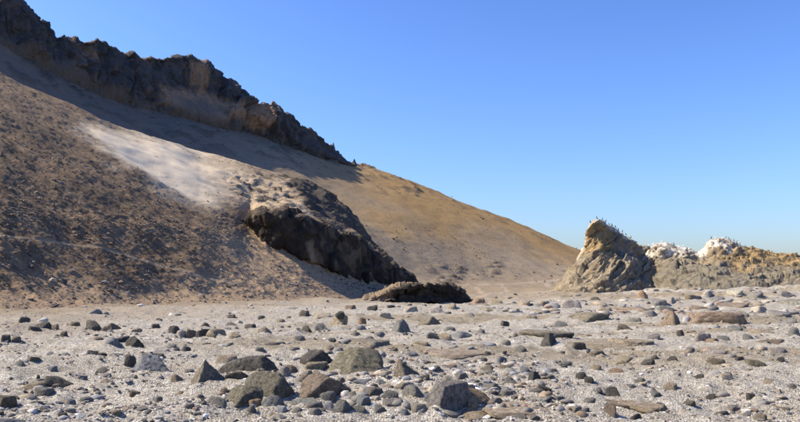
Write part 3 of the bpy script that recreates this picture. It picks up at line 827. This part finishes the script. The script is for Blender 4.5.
def rock(px, py, w, h, shape, colr, label=None, group=None, planes=(), depth=None, seed=None, name=None, lift=0.0, turn=None, tilt=0.0):
    """one rock: (px, py) is the middle of its foot in the photograph, w and h its width and height there"""
    x, D = on_ground(px, py)
    s = D / F * math.sqrt(1 + ((px - 400) / F) ** 2)
    W, Hh = w * s * 0.5, h * s
    dpt = depth if depth else (rr.uniform(0.75, 1.05) if shape != 'slab' else rr.uniform(1.3, 1.9))
    Dp = W * dpt
    if shape == 'slab':
        Dp = max(Dp * 0.8, Hh * 2.2)
        Hh = max(Hh - 1.3 * Dp * CAMZ / D, 0.4 * Hh)
    sub = 5 if w >= 36 else (4 if w >= 12 else 3)
    if seed is None and w < 18 and not planes:
        me = shared(shape, sub)
    else:
        kw = dict(slab=dict(rough=0.6, nplanes=10, top=0.5), dome=dict(rough=1.0, nplanes=14, sharp=14), block=dict(rough=1.0, nplanes=9, sharp=34))[shape]
        me = rock_mesh((name or 'rock') + '_form', seed if seed is not None else int(px * 7 + py), sub, planes, **kw)
        me.materials.append(M_ROCK)
    yc = D + Dp * 0.85
    if shape != 'slab': Hh = max(Hh - 0.9 * Dp * CAMZ / D, 0.55 * Hh)
    xc = x * yc / D
    z0 = gz1(xc, yc)
    zf = gz1(x, D)
    sink = 0.22
    zs = Hh * 1.36
    o = bpy.data.objects.new(name or ('flat_rock' if shape == 'slab' else 'rock'), me)
    o.location = (xc, yc, min(z0, zf + 0.25 * Hh) - 0.27 * zs + lift)
    o.scale = (W, Dp, zs * 0.95)
    if not planes and seed is None:
        o.rotation_euler = (rr.uniform(-0.12, 0.12), rr.uniform(-0.12, 0.12) + tilt, turn if turn is not None else rr.choice([0, math.pi]) + rr.uniform(-0.25, 0.25))
    else:
        o.rotation_euler = (0, tilt, turn or 0)
    c_ = COL[colr]
    j = rr.uniform(0.85, 1.15)
    o.color = (c_[0] * j * rr.uniform(0.96, 1.04), c_[1] * j, c_[2] * j * rr.uniform(0.94, 1.06), 1)
    col.objects.link(o)
    if label: o['label'] = label
    else: SMALL.append((o, px, py, colr, shape))
    o['category'] = 'rock' if w >= 18 else 'stone'
    if group: o['group'] = group
    ROCKS.append((xc, yc, max(W, Dp)))
    return o

LF = (-0.75, -0.25, 0.55)      # a face turned to the sun
RF = (0.75, -0.45, 0.45)       # a face turned away from it
# ---- the ones that stand out
rock(206, 385, 40, 25, 'block', 'olive', 'pyramid-shaped grey rock with a sharp edge, beside the long dark boulder', planes=[(-0.7, -0.35, 0.55, 0.42), (0.62, -0.5, 0.55, 0.40), (0, 0.7, 0.6, 0.5)], seed=21, depth=1.0, name='boulder')
rock(152, 372, 40, 18, 'block', 'blue', 'bluish grey angular boulder with a light left end, left of the pyramid-shaped rock', planes=[(-0.8, -0.3, 0.5, 0.6), (0.1, -0.75, 0.6, 0.5)], seed=22, depth=0.7, name='boulder')
rock(249, 371, 54, 18, 'dome', 'dark', 'long dark domed boulder behind the pyramid-shaped rock', seed=23, depth=0.7, name='boulder')
rock(225, 363, 22, 9, 'slab', 'tan', 'low tan slab just left of the long dark domed boulder')
rock(238, 380, 24, 9, 'block', 'dark', 'small dark block wedged right of the pyramid-shaped rock')
rock(214, 406, 22, 12, 'block', 'grey', 'light grey faceted stone in front of the pyramid-shaped rock', planes=[(0.0, -0.6, 0.8, 0.55)], seed=24)
rock(241, 409, 38, 18, 'block', 'olive', 'split boulder, lit on the left and dark on the right, at the front', planes=[(-0.5, -0.35, 0.75, 0.5), (0.75, -0.55, 0.2, 0.5)], seed=25, name='boulder')
rock(272, 399, 47, 24, 'dome', 'olive', 'big olive rounded boulder, left one of the pair at the front', planes=[(-0.2, -0.5, 0.85, 0.62), (0.7, -0.6, 0.15, 0.62)], seed=26, depth=0.8, name='boulder')
rock(326, 398, 54, 22, 'block', 'brown', 'big brown wedge boulder, right one of the pair at the front', planes=[(-0.45, -0.25, 0.85, 0.55), (0.55, -0.75, -0.05, 0.40), (0.4, 0.1, 0.9, 0.55)], seed=27, depth=0.8, name='boulder')
rock(306, 407, 32, 7, 'slab', 'grey', 'low grey slab in front of the gap between the two big boulders')
rock(354, 372, 58, 22, 'block', 'olive', 'broad olive boulder with a peaked top, behind the brown wedge boulder', planes=[(-0.6, -0.25, 0.72, 0.40), (0.45, -0.4, 0.8, 0.52)], seed=28, depth=0.7, name='boulder')
rock(317, 366, 32, 15, 'dome', 'dark', 'dark hunched rock left of the broad peaked boulder', planes=[(0.6, -0.7, 0.2, 0.5)], seed=29, name='boulder')
rock(316, 370, 22, 7, 'dome', 'tan', 'small tan lens-shaped stone leaning against the dark hunched rock')
rock(292, 373, 12, 7, 'dome', 'brown'); rock(284, 376, 12, 8, 'dome', 'pale')
rock(306, 383, 16, 10, 'dome', 'tan', 'tan round stone sitting behind the gap of the two big boulders')
rock(273, 346, 22, 6, 'slab', 'dark', 'thin dark flat slab alone on the gravel behind the long domed boulder')
rock(401, 332.5, 21, 14, 'block', 'grey', 'upright grey angular rock with a dark right side, in front of the dark bank', planes=[LF + (0.55,), RF + (0.45,)], seed=30)
rock(429, 325, 21, 8, 'block', 'olive', 'low olive rock with a dark right side, below the dark bank', planes=[(-0.4, -0.3, 0.85, 0.6), (0.8, -0.5, 0.3, 0.5)], seed=31)
rock(367, 345, 46, 9, 'slab', 'olive', 'long flat olive ledge left of the upright grey rock', seed=32)
rock(461, 358, 66, 9, 'slab', 'tan', 'long ochre-stained tan ledge lying flat in the middle of the beach', seed=33)
rock(408, 376, 28, 16, 'block', 'olive', 'olive wedge rock sloping down to the right, right of the broad peaked boulder', planes=[(-0.85, -0.4, 0.3, 0.55), (0.5, -0.35, 0.8, 0.42)], seed=34)
rock(447, 412, 44, 27, 'block', 'grey', 'large block with pale left face and black hollow front, front centre', planes=[(-0.8, -0.45, 0.4, 0.62), (0.6, -0.8, 0.02, 0.36), (0.05, -0.1, 1, 0.7)], seed=35, depth=0.8, name='boulder')
rock(477, 408, 30, 17, 'block', 'orange', 'ochre-stained rock leaning against the right side of the large pale-faced block', planes=[(0.45, -0.35, 0.8, 0.45), (0.8, -0.6, 0.1, 0.55)], seed=36, name='boulder')
rock(474, 416, 64, 6, 'slab', 'tan', 'tan flat ledge at the bottom edge, right of the large pale-faced block', seed=37)
rock(414, 397, 22, 13, 'dome', 'grey', 'rounded dark grey stone up against the left of the large pale-faced block', seed=38)
rock(549, 346, 19, 13, 'block', 'dark', 'dark upright block standing at the right end of an olive ledge', planes=[LF + (0.6,), RF + (0.5,)], seed=39)
rock(543, 336, 52, 11, 'slab', 'olive', 'long olive ledge behind the dark upright block', seed=40)
rock(602, 348, 84, 8, 'slab', 'tan', 'very long tan ledge right of the dark upright block', seed=41)
rock(588, 320, 38, 7, 'slab', 'olive', 'grey olive ledge below the foot of the pointed rock', seed=42)
rock(569, 308, 20, 10, 'block', 'pale', 'pale tan rock at the left foot of the pointed rock', seed=43)
rock(671, 325, 23, 14, 'block', 'red', 'squat russet-brown block with a dark right face, left of the long reddish slab', planes=[(-0.4, -0.45, 0.75, 0.6), RF + (0.5,)], seed=44)
rock(714, 323, 54, 12, 'slab', 'red', 'long reddish slab on the right of the beach', seed=45)
rock(628, 347, 36, 8, 'slab', 'tan', 'tan slab overlapping the right end of the very long tan ledge', seed=46)
rock(640, 412, 44, 8, 'slab', 'tan', 'tan ledge at the front edge, second from the right corner', seed=47)
rock(515, 416, 64, 8, 'slab', 'tan', 'wide tan ledge at the bottom edge, right of centre', seed=48)
rock(620, 408, 34, 5, 'slab', 'brown', 'narrow brown ledge at the front, just behind a tan ledge', seed=49)
rock(35, 389, 30, 9, 'slab', 'tan', 'low tan slab touching the left side of a dark dome, far left')
rock(58, 388, 26, 11, 'dome', 'dark', 'dark smooth dome near the left edge with a low tan slab beside it', seed=50)
rock(4, 409, 18, 9, 'block', 'olive', 'olive rock cut off by the left edge of the picture', seed=51)
rock(11, 423, 24, 7, 'block', 'blue', 'bluish stone in the bottom left corner', seed=52)
rock(94, 330.5, 16, 9, 'dome', 'dark', 'dark brown humped rock, left one of two on the far left strip', seed=53)
rock(111, 330.5, 17, 9, 'block', 'brown', 'light brown humped rock, right one of two on the far left strip', seed=54)
rock(112, 345, 22, 9, 'block', 'blue', 'whitish blue rock with a dark right half, left of middle distance', planes=[LF + (0.5,)], seed=55)
rock(135, 347, 16, 9, 'block', 'dark', 'dark pointed rock right of the whitish blue rock', seed=56)
rock(129, 368, 12, 11, 'block', 'dark', 'dark squarish block left of the bluish grey boulder', seed=57)
rock(43, 398, 18, 7, 'block', 'grey', 'small grey rock in front of the dark dome near the left edge', seed=58)
rock(339, 324, 17, 10, 'block', 'tan', 'tan flat-topped block carrying a dark stone, in front of the dark bank', seed=59)
rock(462, 338, 23, 6, 'dome', 'blue', 'smooth bluish flat boulder behind the long ochre-stained ledge', seed=60)
rock(273, 407, 20, 9, 'dome', 'blue', 'light blue-grey cobble in front of the big olive boulder', seed=61)
rock(281, 413, 11, 6, 'block', 'white', 'white cobble in front of the big olive boulder')
rock(255, 408, 13, 7, 'dome', 'orange', 'orange-brown cobble between the split boulder and the big olive boulder')
rock(329, 403, 16, 10, 'dome', 'grey', 'light grey cobble at the foot of the brown wedge boulder', seed=62)
rock(330, 412, 13, 10, 'block', 'white', 'whitish cobble in front of the brown wedge boulder')
rock(343, 413, 21, 14, 'dome', 'grey', 'large round grey cobble at the front, right of the brown wedge boulder', seed=63)
rock(375, 397, 16, 9, 'dome', 'olive', 'olive cobble between the brown wedge boulder and the rounded dark grey stone')
rock(176, 334, 14, 10, 'block', 'dark', 'dark rock leaning on a paler one in the far left row', seed=64)
rock(182, 337, 15, 9, 'dome', 'pale', 'pale round rock in the far left row', seed=65)
rock(191, 337.5, 11, 9, 'block', 'brown'); rock(204, 337, 13, 7, 'block', 'dark')
rock(216, 338, 17, 8, 'dome', 'tan', 'tan rounded rock in the far left row', seed=66)
rock(234, 338, 13, 5, 'dome', 'tan')
rock(694, 299, 16, 6, 'block', 'red', 'dark red rock at the foot of the low rocky ridge', seed=67)
rock(643, 298, 9, 7, 'dome', 'orange', 'bright orange stone at the foot of the low rocky ridge')
rock(613, 396, 14, 9, 'dome', 'dark', 'dark rounded stone alone on the gravel at front right', seed=68)
rock(609, 416, 15, 10, 'block', 'red', 'dark reddish stone at the front edge between two tan ledges', seed=69)
# ---- the many smaller ones
small = [(35,331,12,5,'b','dark'),(55,330,6,6,'b','brown'),(5,341,9,6,'b','dark'),(17,343,8,5,'b','brown'),(64,336,6,4,'b','dark'),(38,380,5,5,'b','dark'),(33,362,12,4,'d','olive'),(52,371,9,4,'b','blue'),
 (82,379,9,4,'b','blue'),(103,372,11,4,'d','grey'),(107,377,8,3,'d','grey'),(70,404,10,4,'b','blue'),(86,403,12,4,'d','grey'),(116,418,11,5,'b','tan'),(93,354,9,3,'b','dark'),(101,355,11,4,'b','dark'),
 (177,382,11,7,'d','tan'),(189,373,9,4,'s','grey'),(231,318,8,5,'b','dark'),(231,325,11,4,'d','olive'),(137,332,13,5,'d','tan'),(143,336,9,3,'s','dark'),(122,342,13,5,'s','dark'),(186,351,9,5,'b','dark'),(229,346,10,4,'d','grey'),
 (306,331.5,12,6,'b','dark'),(322,330,13,7,'b','grey'),(304,316,10,7,'b','dark'),(322,319,17,4,'s','tan'),(362,324,9,7,'b','orange'),(361,330,10,4,'d','blue'),
 (364,404,15,9,'d','blue'),(361,383,21,5,'s','blue'),(359,413,13,6,'d','grey'),(251,414,10,6,'d','grey'),(370,354,7,4,'b','grey'),(444,339,15,5,'d','tan'),(400,385,17,9,'d','tan'),(392,350,12,5,'b','brown'),
 (449,368,15,5,'s','brown'),(447,385,16,9,'d','pale'),(390,397,15,8,'d','grey'),(372,396,17,8,'d','grey'),(392,407,19,7,'d','grey'),(417,412,19,8,'d','pale'),(494,403,17,8,'b','pink'),
 (487,373,17,6,'d','olive'),(425,380,10,5,'b','dark'),(492,388,17,7,'d','grey'),(596,300,12,4,'b','dark'),(623,329,15,6,'b','brown'),(579,350,13,7,'b','dark'),(596,355,15,5,'d','olive'),(535,379,12,8,'b','dark'),
 (581,379,11,6,'b','dark'),(589,384,9,5,'b','dark'),(544,392,13,4,'b','dark'),(625,364,16,6,'d','tan'),(616,373,13,4,'d','orange'),(488,374,16,6,'d','grey'),(505,369,11,4,'d','brown'),(505,326,9,6,'b','dark'),
 (502,362,10,5,'b','blue'),(596,370,9,6,'d','tan'),(533,400,27,8,'s','pale'),(520,421,13,5,'d','grey'),(636,420,14,7,'b','dark'),(648,367,15,6,'d','dark'),(672,360,10,5,'b','dark'),(714,367,15,6,'d','olive'),
 (739,361,7,4,'b','dark'),(756,367,18,6,'d','olive'),(780,361,8,4,'b','dark'),(670,389,14,6,'d','tan'),(711,399,9,5,'b','dark'),(751,399,9,5,'b','dark'),(689,406,13,5,'d','olive'),(783,412,17,4,'s','brown'),
 (793,335,11,8,'b','grey'),(770,343,17,4,'s','red'),(681,336,7,5,'b','dark'),(703,341,14,7,'b','pink'),(714,342,13,6,'b','red'),(722,339,12,6,'d','grey'),(748,340,11,5,'d','grey'),(763,333,15,4,'s','tan'),(714,354,19,4,'s','pale'),
 (637,310,32,4,'s','red'),(700,309,20,5,'s','brown'),(730,308,28,4,'s','red'),(686,322,7,6,'b','white'),(655,306,16,5,'s','grey'),(670,303,14,5,'b','pale'),(718,301,15,5,'b','grey'),(742,304,18,5,'s','pale'),(756,297,14,5,'b','grey'),
 (771,302,16,5,'b','pale'),(785,296,15,6,'b','grey'),(795,305,17,6,'s','grey'),(760,312,16,6,'b','pale'),(778,316,19,6,'s','grey'),(790,323,15,5,'b','grey'),(740,316,13,5,'b','grey'),(735,295,13,4,'s','pale'),(708,296,12,4,'b','pale'),
 (664,312,15,5,'b','grey'),(650,317,14,5,'d','grey'),(633,322,13,5,'d','grey'),(605,311,14,5,'d','tan'),(560,327,13,5,'d','grey'),(530,318,14,5,'d','tan'),(515,312,12,4,'d','tan'),(487,311,13,4,'d','tan'),(470,318,12,4,'d','grey'),
 (450,330,11,4,'b','grey'),(480,332,12,5,'d','grey'),(420,345,14,4,'s','tan'),(434,352,10,4,'d','grey'),(505,345,11,5,'d','pale'),(520,352,12,5,'b','grey'),(488,355,9,4,'b','dark'),(566,366,11,4,'d','grey'),(552,372,9,4,'b','brown'),
 (640,383,10,5,'d','grey'),(655,398,12,5,'d','grey'),(728,381,10,4,'b','grey'),(770,384,11,4,'d','tan'),(735,412,12,5,'d','grey'),(760,419,13,5,'d','tan'),(792,388,9,4,'d','grey'),(700,378,8,4,'b','dark'),(690,352,9,4,'d','grey'),
 (655,340,12,5,'b','grey'),(735,331,12,4,'s','grey'),(780,352,11,4,'d','grey'),(158,402,9,5,'d','grey'),(135,396,9,4,'b','brown'),(190,410,10,5,'d','pink'),(180,395,8,4,'d','orange'),(62,418,9,4,'b','dark'),(148,415,8,4,'d','grey'),
 (20,366,9,4,'d','grey'),(73,362,8,3,'d','grey'),(160,358,10,4,'b','dark'),(173,348,10,4,'b','grey'),(260,352,9,4,'d','grey'),(295,352,10,4,'b','grey'),(330,350,9,4,'d','tan'),(343,357,9,4,'d','dark'),(300,340,11,4,'d','grey'),
 (265,333,11,5,'d','tan'),(250,327,10,4,'b','dark'),(282,322,10,4,'d','tan'),(262,318,8,4,'b','dark'),(205,326,9,4,'d','brown'),(155,328,8,4,'b','dark'),(75,326,9,4,'b','brown'),(25,322,8,4,'b','dark'),(385,318,12,5,'b','pale'),
 (372,312,11,5,'b','dark'),(350,309,10,5,'b','brown'),(410,312,14,6,'b','pale'),(438,312,15,7,'b','pale'),(452,309,12,6,'b','tan'),(478,304,14,6,'b','orange'),(496,303,12,4,'d','tan'),(524,305,11,4,'d','tan'),(545,306,10,4,'b','brown'),
 (380,336,11,4,'d','grey'),(355,336,10,4,'d','grey'),(432,338,12,5,'d','grey'),(412,357,10,4,'d','blue'),(380,384,12,5,'d','blue'),(436,373,11,5,'d','grey'),(462,379,12,5,'d','grey'),(470,391,12,6,'d','tan'),(510,383,11,5,'d','grey'),
 (525,371,10,4,'d','blue'),(506,396,12,5,'d','grey'),(560,402,12,5,'b','grey'),(575,413,12,5,'d','tan'),(590,403,10,4,'d','grey'),(660,410,11,5,'d','dark'),(430,402,12,7,'d','blue'),(403,416,13,6,'d','blue'),(380,413,13,7,'d','grey'),
 (315,416,12,6,'d','pink'),(297,414,11,5,'d','grey'),(352,396,12,6,'d','pale'),(385,373,11,5,'d','grey'),(340,383,10,5,'d','grey'),(290,385,9,5,'d','blue'),(262,383,9,5,'d','grey'),(225,393,10,5,'d','brown'),(200,399,9,4,'d','grey')]
SH = dict(b='block', d='dome', s='slab')
for px, py, w, h, sh, cc in small:
    rock(px, py, w, h, SH[sh], cc)
o = rock(43, 329, 13, 7, 'block', 'dark', 'thin dark splinter of rock leaning up to the right, far left strip', tilt=-0.5)
# the dark stone that lies on the flat-topped tan block
o = rock(340, 324, 9, 6, 'block', 'dark', 'small dark stone lying on top of the tan flat-topped block', seed=77)
o.scale.z *= 0.55
o.location.z += 10.5 * o.location.y / F * 0.93

# each small stone is told apart by the nearest rock that stands out
MARKS = [(206, 380, 'the pyramid-shaped rock'), (152, 368, 'the bluish angular boulder'), (249, 366, 'the long dark domed boulder'), (241, 404, 'the split front boulder'), (272, 393, 'the big olive boulder'),
         (326, 393, 'the brown wedge boulder'), (354, 367, 'the broad peaked boulder'), (317, 361, 'the dark hunched rock'), (273, 345, 'the thin dark flat slab'), (401, 328, 'the upright grey rock'),
         (429, 323, 'the low olive rock'), (367, 342, 'the flat olive ledge'), (461, 356, 'the long ochre-stained ledge'), (408, 371, 'the olive wedge rock'), (447, 404, 'the large pale-faced block'),
         (477, 402, 'the ochre-stained rock'), (549, 342, 'the dark upright block'), (543, 333, 'the long olive ledge'), (602, 346, 'the very long tan ledge'), (588, 318, 'the grey olive ledge'), (569, 304, 'the pale rock'),
         (671, 320, 'the squat russet-brown block'), (714, 319, 'the long reddish slab'), (640, 409, 'the tan front ledge'), (515, 413, 'the wide tan ledge'), (58, 384, 'the dark smooth dome'), (102, 327, 'the two humped rocks'),
         (112, 342, 'the whitish blue rock'), (135, 344, 'the dark pointed rock'), (129, 364, 'the dark squarish block'), (339, 320, 'the tan flat-topped block'), (462, 336, 'the smooth bluish boulder'),
         (216, 335, 'the tan rounded rock'), (694, 297, 'the dark red rock'), (643, 295, 'the bright orange stone'), (613, 392, 'the lone dark rounded stone'), (430, 296, 'the dark bank')]
WORD = dict(olive='olive', tan='tan', brown='brown', dark='dark', grey='grey', blue='blue-grey', white='whitish', pale='pale', orange='orange-brown', red='reddish', pink='pinkish')
seen = {}
for o, px, py, colr, shape in SMALL:
    mx_, my_, nm = min(MARKS, key=lambda m: (px - m[0]) ** 2 + (2.2 * (py - m[1])) ** 2)
    dx_, dy_ = px - mx_, 2.2 * (py - my_)
    rel = ('right of' if dx_ > 0 else 'left of') if abs(dx_) > abs(dy_) else ('in front of' if dy_ > 0 else 'behind')
    lab = 'small %s %s %s %s' % (WORD[colr], dict(slab='flat stone', dome='rounded stone', block='angular stone')[shape], rel, nm)
    seen.setdefault(lab, []).append((math.hypot(dx_, dy_), o))
for lab, lst in seen.items():
    lst.sort(key=lambda t_: t_[0])
    for k, (_, o) in enumerate(lst):
        o['label'] = lab if len(lst) == 1 else lab + (', nearest to it', ', second nearest', ', third nearest', ', fourth nearest', ', fifth nearest', ', sixth nearest')[k]
        o['group'] = 'small stones lying on the beach'

# ================================================================== PEBBLES: too many to count
rng = np.random.default_rng(9)
def scatter(n, d0, d1, half, power=1.0):
    D = np.exp(rng.uniform(math.log(d0), math.log(d1), n)); a = rng.uniform(-half, half, n)
    return a * D, D
PC = np.array([[0.08, 0.073, 0.062], [0.17, 0.16, 0.14], [0.27, 0.255, 0.23], [0.22, 0.225, 0.23], [0.30, 0.245, 0.175], [0.19, 0.14, 0.095], [0.44, 0.41, 0.36], [0.66, 0.64, 0.60], [0.28, 0.20, 0.15]])
PW = np.array([0.20, 0.20, 0.16, 0.08, 0.10, 0.08, 0.10, 0.06, 0.02])
def pebbles(name, n, d0, d1, mu, sg, lo_, hi_, label, sub=1, clump=0.0, weights=PW, fl=(0.35, 0.8), extra=None):
    x, y = scatter(int(n * 2.2), d0, d1, 0.62)
    P_ = np.stack([x, y, 0 * x], -1)
    keep = np.ones(len(x), bool)
    if clump:
        f_ = fbm(P_, 2.2, 3, seed=90)
        keep = rng.random(len(x)) < np.clip(0.4 + clump * f_, 0.05, 1)
    fdp = -0.94 * (x + 23.6) + 0.35 * (y - 45)
    keep &= fdp < 3
    if extra is not None: keep &= extra(x, y)
    x, y = x[keep][:n], y[keep][:n]
    n = len(x)
    size = np.clip(np.exp(rng.normal(math.log(mu), sg, n)), lo_, hi_)
    size = np.minimum(size, 0.0085 * y)
    z = ground_z(x, y) - size * 0.05
    cc = PC[rng.choice(len(PC), n, p=weights / weights.sum())] * rng.uniform(0.75, 1.25, (n, 1))
    m = stone_cloud(name, np.stack([x, y, z], -1), size, np.clip(cc, 0.02, 0.8), rng.uniform(fl[0], fl[1], n), rng, sub)
    return link(name, m, M_PEB, kind='stuff', label=label, cat='pebbles')
SHW = np.array([0.03, 0.08, 0.10, 0.05, 0.08, 0.03, 0.25, 0.34, 0.04])
pebbles('shell_fragments', 11000, 7.5, 34, 0.015, 0.4, 0.007, 0.032, 'white and grey shell fragments covering the beach', clump=0.3, weights=SHW, fl=(0.2, 0.45))
pebbles('pebbles', 17000, 7.5, 80, 0.023, 0.5, 0.010, 0.075, 'small mixed pebbles spread over the whole beach', clump=1.6)
pebbles('cobbles', 2300, 9.5, 120, 0.055, 0.5, 0.03, 0.2, 'fist-sized cobbles spread over the beach', clump=2.6, sub=2, extra=lambda x, y: (rng.random(len(x)) < np.where((y < 17) & ((x < -1.8) | (x > 3.0)), 0.35, 1.0)), weights=np.array([0.22, 0.24, 0.14, 0.05, 0.14, 0.10, 0.06, 0.02, 0.03]))
pebbles('stone_cluster', 520, 9.5, 17, 0.06, 0.4, 0.03, 0.12, 'crowded grey cobbles around the boulders at the front centre', sub=2,
        extra=lambda x, y: np.abs(x - 0.2 - 0.02 * y) < 1.5 + 1.0 * rng.random(len(x)) - 0.4)
pebbles('rubble', 3000, 40, 112, 0.19, 0.45, 0.08, 0.55, 'flat grey and tan rubble on the far right strip of the beach', sub=2, fl=(0.3, 0.6), clump=0.7,
        weights=np.array([0.10, 0.24, 0.24, 0.04, 0.14, 0.06, 0.16, 0.03, 0.06]), extra=lambda x, y: (x > 5 + 4 * rng.random(len(x))) | (rng.random(len(x)) < 0.12))

# ================================================================== BIRDS
def tube(path, rad, seg=8):
    path = np.array(path, float); n = len(path)
    t = np.gradient(path, axis=0); t /= np.linalg.norm(t, axis=1, keepdims=True) + 1e-9
    side = np.array([0, 1.0, 0]); up = np.cross(t, side); up /= np.linalg.norm(up, axis=1, keepdims=True) + 1e-9
    V = []
    for k in range(n):
        for j in range(seg):
            a = 2 * math.pi * j / seg
            V.append(path[k] + rad[k][0] * math.cos(a) * side + rad[k][1] * math.sin(a) * up[k])
    Fc = []
    for k in range(n - 1):
        for j in range(seg):
            Fc.append((k * seg + j, k * seg + (j + 1) % seg, (k + 1) * seg + (j + 1) % seg, (k + 1) * seg + j))
    return np.array(V), Fc
def bird_meshes(tag_, upright, mat, neck):
    """a perched bird facing +x: body with neck and head in one surface; beak and legs"""
    if upright:
        pth = [(-0.30, 0, 0.06), (-0.20, 0, 0.16), (-0.10, 0, 0.27), (0.0, 0, 0.42), (0.05, 0, 0.54), (0.07, 0, 0.62), (0.075, 0, 0.62 + neck * .5), (0.09, 0, 0.64 + neck), (0.14, 0, 0.66 + neck), (0.19, 0, 0.655 + neck)]
        rd = [(0.04, 0.012), (0.07, 0.04), (0.11, 0.10), (0.125, 0.12), (0.10, 0.10), (0.055, 0.055), (0.035, 0.04), (0.04, 0.045), (0.045, 0.045), (0.015, 0.015)]
        bk = [(0.18, 0, 0.655 + neck), (0.30, 0, 0.64 + neck)]
    else:
        pth = [(-0.42, 0, 0.24), (-0.30, 0, 0.26), (-0.15, 0, 0.28), (0.0, 0, 0.30), (0.12, 0, 0.34), (0.18, 0, 0.42), (0.19, 0, 0.46 + neck * .5), (0.21, 0, 0.48 + neck), (0.26, 0, 0.49 + neck), (0.30, 0, 0.48 + neck)]
        rd = [(0.03, 0.012), (0.07, 0.04), (0.12, 0.10), (0.14, 0.125), (0.11, 0.11), (0.06, 0.06), (0.045, 0.045), (0.05, 0.055), (0.05, 0.05), (0.02, 0.02)]
        bk = [(0.29, 0, 0.48 + neck), (0.40, 0, 0.45 + neck)]
    V, Fc = tube(pth, rd)
    body = mesh_from(tag_ + '_body', V, np.array(Fc)); body.materials.append(mat)
    V, Fc = tube(bk, [(0.016, 0.018), (0.005, 0.006)], 6)
    beak = mesh_from(tag_ + '_beak', V, np.array(Fc)); beak.materials.append(M_BEAK)
    legs = []
    for s_ in (-0.05, 0.05):
        V, Fc = tube([(-0.03, s_, 0.30), (-0.02, s_, 0.15), (-0.02, s_, 0.015), (0.07, s_, 0.0)], [(0.018, 0.018), (0.012, 0.012), (0.013, 0.013), (0.025, 0.008)], 6)
        lg = mesh_from(tag_ + '_leg', V, np.array(Fc)); lg.materials.append(M_GREY); legs.append(lg)
    return body, beak, legs
KINDS = {'black': bird_meshes('cormorant', True, M_BLACK, 0.12), 'white': bird_meshes('gull', False, M_WHITE, 0.10), 'grey': bird_meshes('grey_bird', True, M_GREY, 0.05)}
def bvh_of(o):
    n = len(o.data.vertices); a = np.empty(n * 3, np.float32); o.data.vertices.foreach_get('co', a)
    k = len(o.data.polygons); f_ = np.empty(k * 4, np.int32); o.data.polygons.foreach_get('vertices', f_)
    return BVHTree.FromPolygons(a.reshape(-1, 3).tolist(), f_.reshape(-1, 4).tolist())
TREES = [bvh_of(pointed), bvh_of(lowridge)]
def crest_at(px, down=0.0, tree=None):
    """highest point of the bird rocks in the direction of a photograph column"""
    py = 214.0
    while py < 296:
        d = Vector(pt(px, py, 1.0)) - Vector((0, 0, CAMZ)); d.normalize()
        for t_ in (TREES if tree is None else [TREES[tree]]):
            h_ = t_.ray_cast(Vector((0, 0, CAMZ)), d)
            if h_[0] is not None:
                if down <= 0: return h_[0]
                down -= 0.25; break
        py += 0.25
    return None
def bird(px, kind_, label, group=None, down=0.0, scale=1.0):
    h_ = crest_at(px, down)
    if h_ is None: return
    body, beak, legs = KINDS[kind_]
    root = bpy.data.objects.new('perched_bird', None)
    root.location = (h_[0], h_[1] + 0.05, h_[2] - 0.05)
    root.rotation_euler = (0, 0, rr.choice([0, math.pi]) + rr.uniform(-0.7, 0.7))
    root.scale = (0.7 * scale,) * 3
    root.empty_display_size = 0.2
    col.objects.link(root)
    root['label'] = label; root['category'] = 'bird'
    if group: root['group'] = group
    for nm, me in (('body', body), ('beak', beak), ('leg', legs[0]), ('leg', legs[1])):
        c_ = bpy.data.objects.new(nm, me); col.objects.link(c_); c_.parent = root
bird(590.5, 'black', 'leftmost black bird, perched on the very tip of the pointed rock')
bird(597, 'black', 'black bird upright on the summit of the pointed rock, second from left')
ORD = ('first', 'second', 'third', 'fourth', 'fifth', 'sixth', 'seventh', 'eighth', 'ninth', 'tenth')
for k, x in enumerate((602.5, 606, 609, 612, 615.5, 618.5, 622.5, 626, 631)):
    bird(x, 'black', ORD[k] + ' black bird down the dark right edge of the pointed rock', 'black birds along the edge of the pointed rock', scale=rr.uniform(0.85, 1.05))
for k, x in enumerate((649, 653, 657, 662, 667, 671, 674, 679, 683, 687)):
    bird(x, rr.choice(['white', 'white', 'grey']), ORD[k] + ' small bird from the left on the white-stained saddle', 'birds on the white-stained saddle', down=rr.choice([0, 0, 1.5]))
bird(711.5, 'black', 'single black bird at the left of the white-stained hump')
for k, x in enumerate((716, 719, 723, 726, 729, 731, 734, 737, 740, 745)):
    bird(x, 'grey' if x > 724 else 'white', ORD[k] + ' bird right of the black one on the white-stained hump', 'birds on the white-stained hump', down=rr.choice([0, 0, 1.5]))
